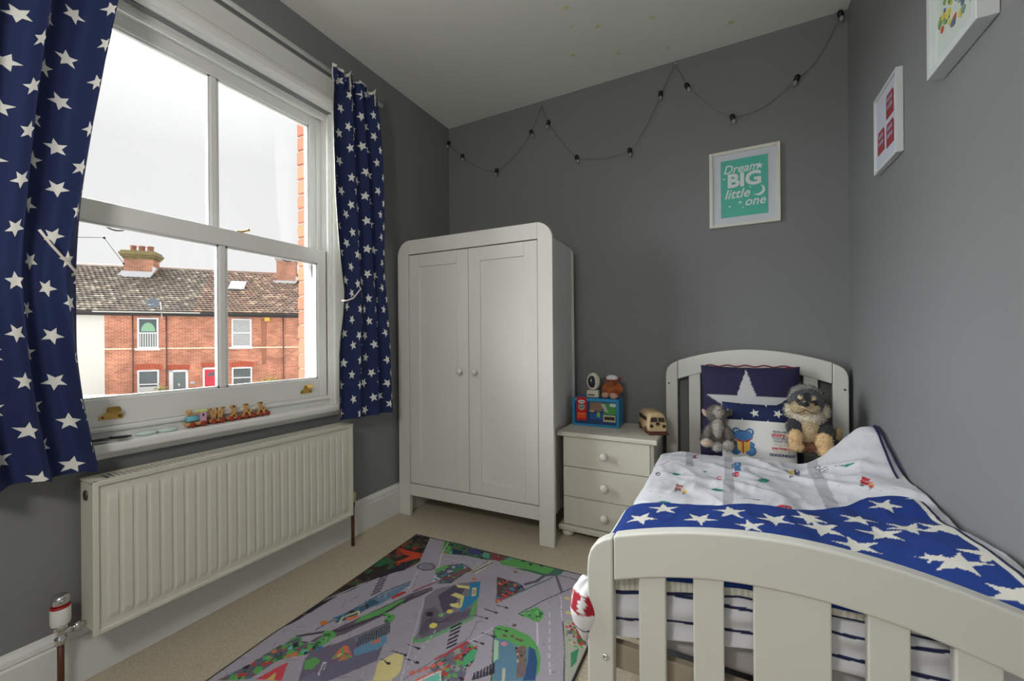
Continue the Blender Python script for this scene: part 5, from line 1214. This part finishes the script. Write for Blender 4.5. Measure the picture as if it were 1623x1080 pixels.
for i, (u, v) in enumerate(((896, 12), (947, 41), (1034, 27), (1158, 35), (909, 87), (979, 83), (1060, 76), (905, 42))):
    p = at_z(u, v, CH); a = random.uniform(0, 6)
    mm = MB(); mm.prism([((x*math.cos(a)-y*math.sin(a)), (x*math.sin(a)+y*math.cos(a))) for x, y in flat_star((0, 0), .019 if i < 7 else .011)], 'z', -.0022, -.0001)
    o = mm.build('ceiling_star', GLOW, None); o.location = (p.x, p.y, CH)
    tag(o, 'pale glow star on the ceiling, ' + SL_[i], 'sticker', 'glow star stickers on the ceiling')
# invented pendant fitting for the added fill light, unseen behind the camera
pd = empty('fill_lamp_fitting', (LAMP_POS[0], LAMP_POS[1], CH), 0, 'invented white ceiling fitting for the fill light, unseen behind the viewer', 'lamp')
MB().lathe([(0, 0), (.05, 0), (.045, -.02), (0, -.025)], seg=24).build('ceiling_rose', TRIM, pd)
MB().tube([(0, 0, -.02), (0, 0, -.37)], .003, 8).build('flex', TRIM, pd)
MB().lathe([(.015, 0), (.018, -.03), (.012, -.04), (0, -.04)], (0, 0, -.36), seg=12).build('lamp_holder', TRIM, pd)

# ---------------------------------------------------------------- play rug
def F(*P): return [(lambda q: (q.x, q.y))(at_z(u, v, .004)) for u, v in P]
RG = lin(170, 164, 176); RG2 = lin(142, 136, 148); RGN = lin(96, 168, 92); RDG = lin(56, 112, 70); RBL = lin(72, 124, 164); RDK = lin(48, 46, 62); RRD = lin(190, 62, 66); ROR = lin(214, 120, 82); RYL = lin(226, 212, 150); RBR = lin(120, 90, 84); RTQ = lin(96, 196, 176); RVI = lin(112, 104, 126)
rc = Canvas(-1.48, -.38, .10, 1.74, .0025, RG)
P_ = lambda pts, c, mix=1.0: rc.poly(F(*pts), c, mix)
rnd = random.Random(11)
def clutter(pts, cols, n, s0=.004, s1=.014, seed=0):
    q = F(*pts); xs = [p[0] for p in q]; ys = [p[1] for p in q]; r_ = random.Random(seed)
    save = rc.a.copy(); 
    for _ in range(n):
        x, y = r_.uniform(min(xs), max(xs)), r_.uniform(min(ys), max(ys)); s_ = r_.uniform(s0, s1); an = r_.uniform(0, 3)
        c = r_.choice(cols)
        rc.poly([(x+s_*math.cos(an+k*PI/2+.3*r_.random())*r_.uniform(.6, 1.4), y+s_*math.sin(an+k*PI/2)*r_.uniform(.6, 1.4)) for k in range(4)], c)
    new = rc.a.copy(); rc.a[:] = save
    tmp = Canvas(-1.48, -.38, .10, 1.74, .0025, (0, 0, 0)); tmp.poly(q, (1, 1, 1)); mk = tmp.a[..., 0] > .5; rc.a[mk] = new[mk]
ALL = [RGN, RDG, RRD, RBL, RDK, ROR, RVI, RTQ, RBR]
# dark far corner strip with red roofs
cor = [(656, 848), (682, 852), (664, 893), (640, 905), (600, 914), (540, 940), (500, 958), (440, 1000), (432, 1003), (500, 955), (568, 910)]
P_(cor, lin(50, 42, 40)); clutter(cor, [lin(60, 90, 60), lin(40, 36, 40), lin(70, 58, 50), lin(150, 60, 40)], 130, .01, .03, 1)
P_([(632, 870), (668, 878), (664, 886), (640, 880)], lin(196, 66, 40)); P_([(625, 893), (660, 878), (668, 884), (640, 892)], lin(206, 74, 40)); P_([(588, 897), (612, 884), (624, 890), (600, 900)], lin(40, 104, 66))
P_([(560, 935), (600, 912), (640, 893), (660, 889), (640, 904), (600, 916), (540, 942), (470, 985), (432, 1003), (500, 958)], lin(38, 40, 54))
# zebra crossing left
for i in range(8):
    u0 = 587.4+2.2*i; v0 = 945.8-4.6*i
    P_([(u0, v0), (u0+15.5, v0-6.5), (u0+16.4, v0-9.0), (u0+.9, v0-2.4)], RDK)
# top row of buildings
P_([(704, 857), (712, 856), (704, 878), (700, 878)], RGN); tb_ = [(708, 857), (745, 867), (800, 878), (812, 889), (770, 888), (737, 881), (702, 879)]
P_(tb_, RDG); clutter(tb_, ALL+[RDK, RDK], 90, .006, .016, 2)
P_([(718, 872), (734, 874), (732, 880), (716, 879)], lin(36, 58, 84)); P_([(741, 869), (762, 873), (761, 881), (740, 879)], lin(70, 70, 128)); P_([(766, 876), (776, 878), (775, 886), (765, 884)], lin(96, 168, 150)); P_([(779, 878), (800, 883), (794, 891), (778, 887)], lin(140, 62, 70))
P_([(794, 889), (815, 885), (880, 901), (868, 911), (835, 903), (792, 895)], RGN); P_([(835, 903), (868, 911), (866, 914), (812, 900)], RDG); P_([(868, 911), (880, 901), (895, 905), (882, 915)], lin(64, 120, 96))
for u, v in ((830, 890), (841, 895), (858, 897)): rc.disc(F((u, v))[0], .010, RDK, .007)
P_([(716, 868), (712, 880), (706, 879), (709, 866)], RGN); rc.line(F((712, 858), (700, 880), (694, 905), (686, 925)), .005, lin(210, 210, 214)); rc.line(F((664, 905), (656, 918), (648, 935)), .004, lin(196, 196, 204))
q = F((675, 900))[0]; rc.disc(q, .042, RDK, .030, rot=.3, n=28); rc.disc(q, .037, lin(140, 136, 146), .025, rot=.3, n=28)
# rail / train band running diagonally
P_([(690, 905), (710, 896), (733, 894), (748, 902), (715, 925), (693, 926)], lin(86, 92, 112)); clutter([(690, 905), (710, 896), (733, 894), (748, 902), (715, 925), (693, 926)], [RDK, RBL, RGN, RBR, lin(180, 180, 190)], 60, .004, .012, 3)
P_([(689, 904), (706, 896), (712, 899), (692, 909)], RGN); P_([(716, 904), (734, 895), (736, 901), (720, 909)], lin(70, 126, 110)); P_([(720, 908), (744, 899), (748, 905), (722, 916)], RBR); P_([(688, 914), (698, 917), (696, 924), (687, 922)], lin(200, 206, 214)); P_([(689, 917), (695, 918), (694, 921), (689, 920)], RBL)
P_([(748, 902), (776, 889), (782, 893), (752, 912)], lin(196, 194, 188)); rc.line(F((750, 908), (781, 892)), .006, RDK); rc.line(F((748, 905), (774, 890)), .004, RDK)
P_([(400, 1075), (436, 1052), (500, 1014), (560, 985), (606, 963), (655, 940), (684, 931), (686, 936), (650, 952), (600, 980), (548, 1005), (505, 1021), (470, 1018)], lin(104, 92, 108))
P_([(600, 968), (636, 951), (641, 950), (645, 955), (610, 972), (560, 990), (575, 978)], RGN); P_([(618, 947), (640, 938), (645, 940), (622, 951)], lin(176, 60, 54)); P_([(578, 955), (602, 946), (650, 925), (648, 930), (606, 958), (580, 968)], lin(104, 132, 158)); rc.line(F((500, 1000), (560, 968), (610, 940), (650, 924)), .006, lin(66, 88, 116))
P_([(528, 981), (575, 962), (590, 952), (602, 956), (580, 968), (560, 982), (532, 990)], lin(60, 92, 116)); clutter([(528, 981), (575, 962), (590, 952), (602, 956), (580, 968), (560, 982), (532, 990)], [RBL, RDK, lin(120, 140, 160)], 50, .004, .012, 4)
rc.line(F((538, 990), (543, 981), (569, 971), (569, 976)), .007, lin(206, 210, 150)); P_([(548, 982), (568, 976), (568, 980), (552, 986)], ROR); rc.disc(F((513, 989))[0], .016, lin(206, 124, 60), .012)
rc.line(F((470, 1010), (540, 1001), (600, 978), (655, 945)), .010, lin(70, 60, 78)); rc.line(F((655, 938), (684, 926), (694, 922), (720, 912)), .008, lin(150, 56, 62)); rc.line(F((640, 956), (680, 938)), .006, RDK)
# trees along the lower left
for u, v, s_ in ((470, 1016, 1.2), (455, 1024, .8), (480, 1030, .7), (522, 1008, 1.3), (515, 1016, 1.0), (508, 1020, .9), (494, 1030, 1.0), (482, 1035, .9), (620, 978, .8), (616, 984, .9), (612, 975, .7)):
    q = F((u, v))[0]; rc.disc(q, .020*s_, RGN, .014*s_); rc.disc((q[0]-.004, q[1]-.006), .009*s_, RDG)
for _k in range(260):
    _x, _y = rnd.uniform(-1.42, -.45), rnd.uniform(.6, 1.68); _a = rnd.choice((.6, .75, 2.2)); _l = rnd.uniform(.008, .03)
    rc.line([(_x, _y), (_x+_l*math.cos(_a), _y+_l*math.sin(_a))], .0026, rnd.choice((lin(126, 120, 134), lin(200, 198, 206), lin(110, 104, 120))), .7)
st = [(400, 1052), (440, 1026), (475, 1010), (478, 1022), (500, 1022), (522, 1030), (480, 1040), (440, 1050), (395, 1080), (345, 1080)]
P_(st, lin(92, 104, 110)); clutter(st, ALL+[RGN, RGN, RVI], 230, .006, .016, 5)
P_([(457, 1052), (440, 1060), (405, 1080), (446, 1080)], lin(206, 74, 84)); P_([(420, 1080), (438, 1068), (434, 1080)], lin(210, 180, 110))
P_([(498, 1036), (524, 1022), (528, 1020), (516, 1030), (500, 1038)], RBR)
# block with orange roofs and blue canopy
blk = [(472, 1080), (484, 1045), (492, 1036), (530, 1022), (560, 1010), (618, 985), (619, 990), (605, 1030), (598, 1048), (540, 1072), (520, 1080)]
P_(blk, RVI); P_([(484, 1048), (500, 1042), (508, 1048), (494, 1062), (482, 1062)], RGN); P_([(560, 1012), (617, 988), (614, 1008), (570, 1024)], lin(120, 128, 140))
for i in range(13): rc.line(F((566+i*4.2, 1024-i*1.6), (570+i*4.0, 1010-i*1.8)), .0042, lin(46, 52, 70))
P_([(560, 1030), (612, 1007), (614, 1018), (600, 1030), (580, 1040), (562, 1040)], lin(104, 150, 184)); P_([(588, 1019), (602, 1012), (603, 1018), (590, 1021)], ROR)
P_([(524, 1046), (538, 1030), (545, 1024), (553, 1026), (560, 1046), (547, 1051), (530, 1052)], ROR); clutter([(524, 1046), (538, 1030), (545, 1024), (553, 1026), (560, 1046), (547, 1051), (530, 1052)], [ROR, ROR, lin(190, 90, 70), RGN, RVI, RYL], 50, .004, .012, 6)
P_([(503, 1071), (512, 1050), (518, 1050), (510, 1072)], lin(206, 206, 214)); P_([(505, 1069), (513, 1053), (516, 1053), (509, 1070)], RVI)
P_([(518, 1056), (596, 1030), (598, 1048), (540, 1070), (512, 1080), (500, 1080)], lin(112, 108, 134)); P_([(488, 1070), (500, 1066), (512, 1080), (474, 1080)], lin(118, 118, 140))
P_([(600, 1050), (625, 1036), (640, 1040), (634, 1066), (618, 1080), (590, 1080)], RYL)
# centre block: track, crane
cb = [(652, 1020), (664, 1000), (673, 948), (690, 935), (730, 925), (757, 922), (756, 975), (700, 1000), (668, 1018)]
P_(cb, lin(132, 126, 136)); P_([(650, 1021), (656, 1008), (664, 1018)], RGN); P_([(694, 945), (720, 928), (740, 930), (726, 950), (714, 970), (702, 972)], lin(86, 80, 104)); P_([(664, 1000), (672, 968), (690, 962), (700, 975), (745, 968), (750, 975), (705, 998), (668, 1014)], lin(110, 102, 118))
for i in range(5): rc.line(F((664+i*3, 1008-i), (674+i*3, 985-i*2), (684+i*3, 988), (720, 985-i*3), (748, 972-i*2)), .003, lin(84, 74, 96))
rc.disc(F((681, 974))[0], .014, RDK); P_([(752, 978), (757, 952), (756, 930), (750, 960), (744, 975)], RGN); P_([(655, 1018), (690, 1005), (740, 982), (752, 977), (752, 981), (700, 1006), (668, 1020)], lin(110, 170, 120))
P_([(745, 925), (763, 922), (762, 942), (751, 956), (731, 971), (729, 965), (734, 948), (744, 944)], lin(50, 130, 176)); P_([(722, 927), (744, 930), (743, 934), (726, 932)], lin(226, 218, 140)); P_([(714, 944), (722, 940), (736, 945), (732, 962), (728, 966), (730, 949), (724, 948)], lin(226, 218, 140)); P_([(713, 958), (727, 956), (728, 965), (715, 962)], lin(226, 218, 140)); P_([(748, 933), (755, 932), (754, 944), (748, 946)], lin(226, 218, 150)); P_([(750, 935), (753, 935), (752, 942), (749, 943)], lin(186, 130, 110))
rc.disc(F((713, 970))[0], .012, lin(226, 208, 110)); rc.disc(F((687, 992))[0], .014, lin(230, 218, 110)); rc.disc(F((699, 976))[0], .010, lin(130, 190, 120)); rc.disc(F((752, 918))[0], .010, ROR)
# zebra crossing centre
for i in range(6):
    u0 = 706.7+1.35*i; v0 = 1030-6.4*i
    P_([(u0, v0), (u0+17.5, v0-8), (u0+18.2, v0-11.4), (u0+.8, v0-3.4)], RDK)
P_([(763, 912), (788, 915), (784, 960), (768, 966), (757, 962)], lin(166, 160, 174))
# red-orange yard
yd = [(788, 915), (826, 926), (832, 935), (800, 950), (786, 958)]
P_(yd, lin(92, 66, 70)); clutter(yd, [RRD, ROR, RBL, RVI, RDK, RDK, lin(60, 110, 90)], 90, .005, .014, 7)
rc.line(F((832, 927), (850, 922), (863, 913), (878, 912)), .016, lin(96, 92, 110)); rc.line(F((800, 950), (840, 932), (876, 916)), .007, lin(88, 118, 110)); P_([(880, 913), (884, 912), (892, 938), (888, 940)], lin(104, 100, 114)); rc.line(F((822, 974), (856, 955), (890, 940), (906, 933)), .004, RDK); rc.line(F((884, 912), (905, 917), (925, 925)), .007, lin(110, 122, 116))
rc.disc(F((817, 907))[0], .008, RBR)
P_([(822, 975), (850, 962), (862, 972), (862, 979), (853, 987), (843, 983)], RGN); clutter([(822, 975), (850, 962), (862, 972), (862, 979), (853, 987), (843, 983)], [RGN, RDG, lin(130, 190, 120)], 40, .004, .010, 8)
rc.line(F((851, 988), (852, 1024)), .006, lin(206, 206, 214)); 
for i in range(8): rc.line(F((871, 972+i*13), (871.5, 979+i*13)), .0035, lin(214, 214, 220))
rc.line(F((888, 950), (892, 990), (895, 1030), (894, 1080)), .004, RDK); rc.line(F((888, 945), (891, 985)), .003, lin(214, 214, 220))
for u, v in ((899, 949), (900, 972)): rc.disc(F((u, v))[0], .012, lin(214, 204, 130), .009)
rt_ = [(893, 985), (930, 975), (930, 1030), (905, 1080), (896, 1080), (895, 1030)]
P_(rt_, lin(176, 178, 160)); P_([(905, 1035), (918, 1028), (914, 1050), (905, 1060)], lin(60, 140, 100)); P_([(912, 990), (930, 985), (930, 1025), (915, 1020)], lin(150, 70, 64)); clutter([(896, 985), (930, 978), (930, 1028), (898, 1025)], [RRD, RDG, RVI, lin(190, 190, 170), RGN], 60, .004, .012, 9)
# pond block
P_([(783, 995), (792, 992), (815, 997), (838, 1008), (852, 1024), (857, 1045), (855, 1065), (847, 1080), (780, 1080)], RGN); P_([(785, 1012), (800, 1014), (820, 1024), (845, 1030), (850, 1050), (849, 1080), (782, 1080)], lin(96, 136, 158)); P_([(838, 1025), (848, 1030), (852, 1050), (848, 1080), (828, 1080), (836, 1050)], lin(50, 86, 130))
P_([(816, 1026), (834, 1025), (834, 1045), (832, 1072), (818, 1076), (820, 1050)], lin(128, 108, 96)); clutter([(816, 1026), (834, 1025), (834, 1045), (832, 1072), (818, 1076), (820, 1050)], [RBR, RDK, lin(196, 176, 150), RVI], 40, .004, .010, 10)
P_([(783, 1015), (791, 1016), (790, 1045), (782, 1050)], lin(170, 204, 170)); rc.disc(F((799, 1021))[0], .010, lin(206, 140, 150)); P_([(796, 1060), (801, 1060), (800, 1080), (795, 1080)], lin(190, 190, 170))
for u, v in ((800, 1008), (812, 1009), (820, 1014), (826, 1016)): rc.disc(F((u, v))[0], .008, RBR, .006)
rc.disc(F((815, 992))[0], .008, RBR)
# lower middle buildings
lm = [(680, 1060), (690, 1050), (738, 1016), (745, 1020), (757, 1030), (752, 1048), (740, 1062), (735, 1080), (700, 1080)]
P_(lm, lin(104, 110, 118)); clutter(lm, [RVI, RDK, RGN, RRD, lin(150, 156, 150)], 120, .005, .014, 12)
P_([(732, 1058), (735, 1042), (748, 1030), (757, 1032), (752, 1046), (740, 1054)], lin(80, 170, 120)); rc.line(F((690, 1046), (712, 1034), (742, 1018)), .010, lin(190, 66, 72)); rc.line(F((728, 1040), (742, 1031), (756, 1026)), .007, lin(190, 66, 72))
for i in range(5): P_([(648+i*11, 1068-i*3.6), (654+i*11, 1063-i*3.6), (659+i*11, 1067-i*3.6), (652+i*11, 1072-i*3.6)], lin(222, 110, 90)); P_([(656+i*10, 1080-i*4), (664+i*10, 1074-i*4), (667+i*10, 1078-i*4)], lin(222, 110, 90))
P_([(672, 1080), (696, 1066), (697, 1080)], lin(110, 200, 180)); rc.line(F((664, 1080), (698, 1064), (698, 1080)), .005, lin(220, 220, 220))
for i in range(7): P_([(748+i*5.2, 1080-i*1.6), (753+i*5.2, 1078-i*1.6), (754+i*5, 1066-i*2.6), (751+i*5, 1068-i*2.6)], RDK)
# lamp posts and kerb lines
for u, v, du, dv in ((603, 1045, 13, 7), (622, 1033, 20, 6), (646, 1022, 17, 7), (642, 1044, 19, 7), (751, 976, 20, 5), (746, 1015, 18, 6), (764, 1004, 20, 6), (768, 966, 18, 6), (787, 960, 15, 4), (784, 996, 18, 5), (766, 1004, 16, 6)):
    rc.line(F((u, v), (u+du, v+dv)), .0035, RDK); rc.disc(F((u+du, v+dv))[0], .007, RDK, .005)
rc.line(F((673, 948), (652, 1020), (635, 1080)), .003, lin(200, 200, 208)); rc.line(F((757, 985), (745, 1010), (700, 1040), (640, 1078)), .003, lin(120, 114, 128)); rc.line(F((783, 995), (757, 1012), (742, 1018)), .0035, lin(206, 206, 214))
for i in range(9): rc.line(F((690-i*6, 1000+i*8), (688-i*6, 1004+i*8)), .003, lin(206, 206, 214))
for i in range(6): rc.line(F((690+i*13, 885-i*0+i*2), (697+i*13, 886+i*2)), .003, lin(206, 206, 214))
rc.line(F((783, 1000), (781, 1045), (779, 1080)), .0035, RDK)
# generic continuation of the print nearer the camera, outside the frame
def G(x0, x1, y0, y1, c): rc.poly([(x0, y0), (x1, y0), (x1, y1), (x0, y1)], c)
G(-1.48, -.38, .10, .52, RG); G(-1.40, -1.10, .16, .45, RGN); G(-1.34, -1.18, .22, .38, RBL); G(-.98, -.70, .14, .40, RVI); G(-.92, -.78, .2, .34, ROR); G(-.60, -.45, .2, .5, RGN)
rc.a *= np.random.RandomState(3).uniform(.93, 1.07, rc.a.shape[:2])[..., None].astype(np.float32)
nx, ny = 416, 640
XS = np.linspace(0, 1, nx); YS = np.linspace(0, 1, ny); P = np.zeros((ny, nx, 3))
ed = sorted([(at_z(u, v, .01).y, at_z(u, v, .01).x) for u, v in ((656, 848), (612, 880), (568, 910), (503, 955), (434, 1001), (380, 1040), (324, 1079))])
ely = [e[0] for e in ed]; elx = [e[1] for e in ed]
br = at_z(930, 916, .004)
for j, t in enumerate(YS):
    y_l = .12 + (1.680-.12)*t; y_r = .12 + (1.712-.12)*t; xl_ = float(np.interp(y_l, ely, elx)) if y_l > ely[0] else elx[0]+.0*(ely[0]-y_l); xr_ = -.405 + .0*t
    X_ = xl_ + (xr_-xl_)*XS; Y_ = y_l + (y_r-y_l)*XS
    edge = np.minimum(np.minimum(XS, 1-XS)*1.04, min(t, 1-t)*1.58)
    wav = .0035*math.sin(y_l*9+1)*np.exp(-XS/.06) + .004*np.exp(-((XS-.05-.2*t)/.05)**2)
    P[j, :, 0] = X_; P[j, :, 1] = Y_; P[j, :, 2] = .0045 + np.clip(wav, 0, 1)*np.clip(1.0, 0, 1)
cols = rc.get(P[..., 0], P[..., 1]).copy(); cols[:3] = lin(60, 56, 60); cols[-3:] = lin(60, 54, 54); cols[:, :3] = lin(60, 54, 54); cols[:, -3:] = lin(52, 46, 46)
me = grid_mesh('play_rug', P); set_cols(me, cols.reshape(-1, 3))
rug = link_mesh('play_rug', me, mat('printed_rug_pile', (1, 1, 1), .93, var=.08, scale=300, bump=.5, bscale=500, attr='Col')); so = rug.modifiers.new('s', 'SOLIDIFY'); so.thickness = .004; so.offset = -1
tag(rug, 'grey town-map play rug with printed roads and buildings on the carpet', 'rug')
# dark crate corner under the bed
p = at_z(1090, 1078, .10); q = empty('storage_box', (-.055, 1.30, .0), math.radians(12), 'dark grey plastic box on the carpet under the bed', 'box')
MB().prism([(-.09, 0), (.09, 0), (.105, .085), (-.105, .085)], 'y', -.10, .10).build('body', DARK, q, bevel=.006)
MB().box(-.112, .112, -.107, .107, .085, .10).build('lid', mat('grey_lid', lin(88, 88, 96), .4), q, bevel=.004)
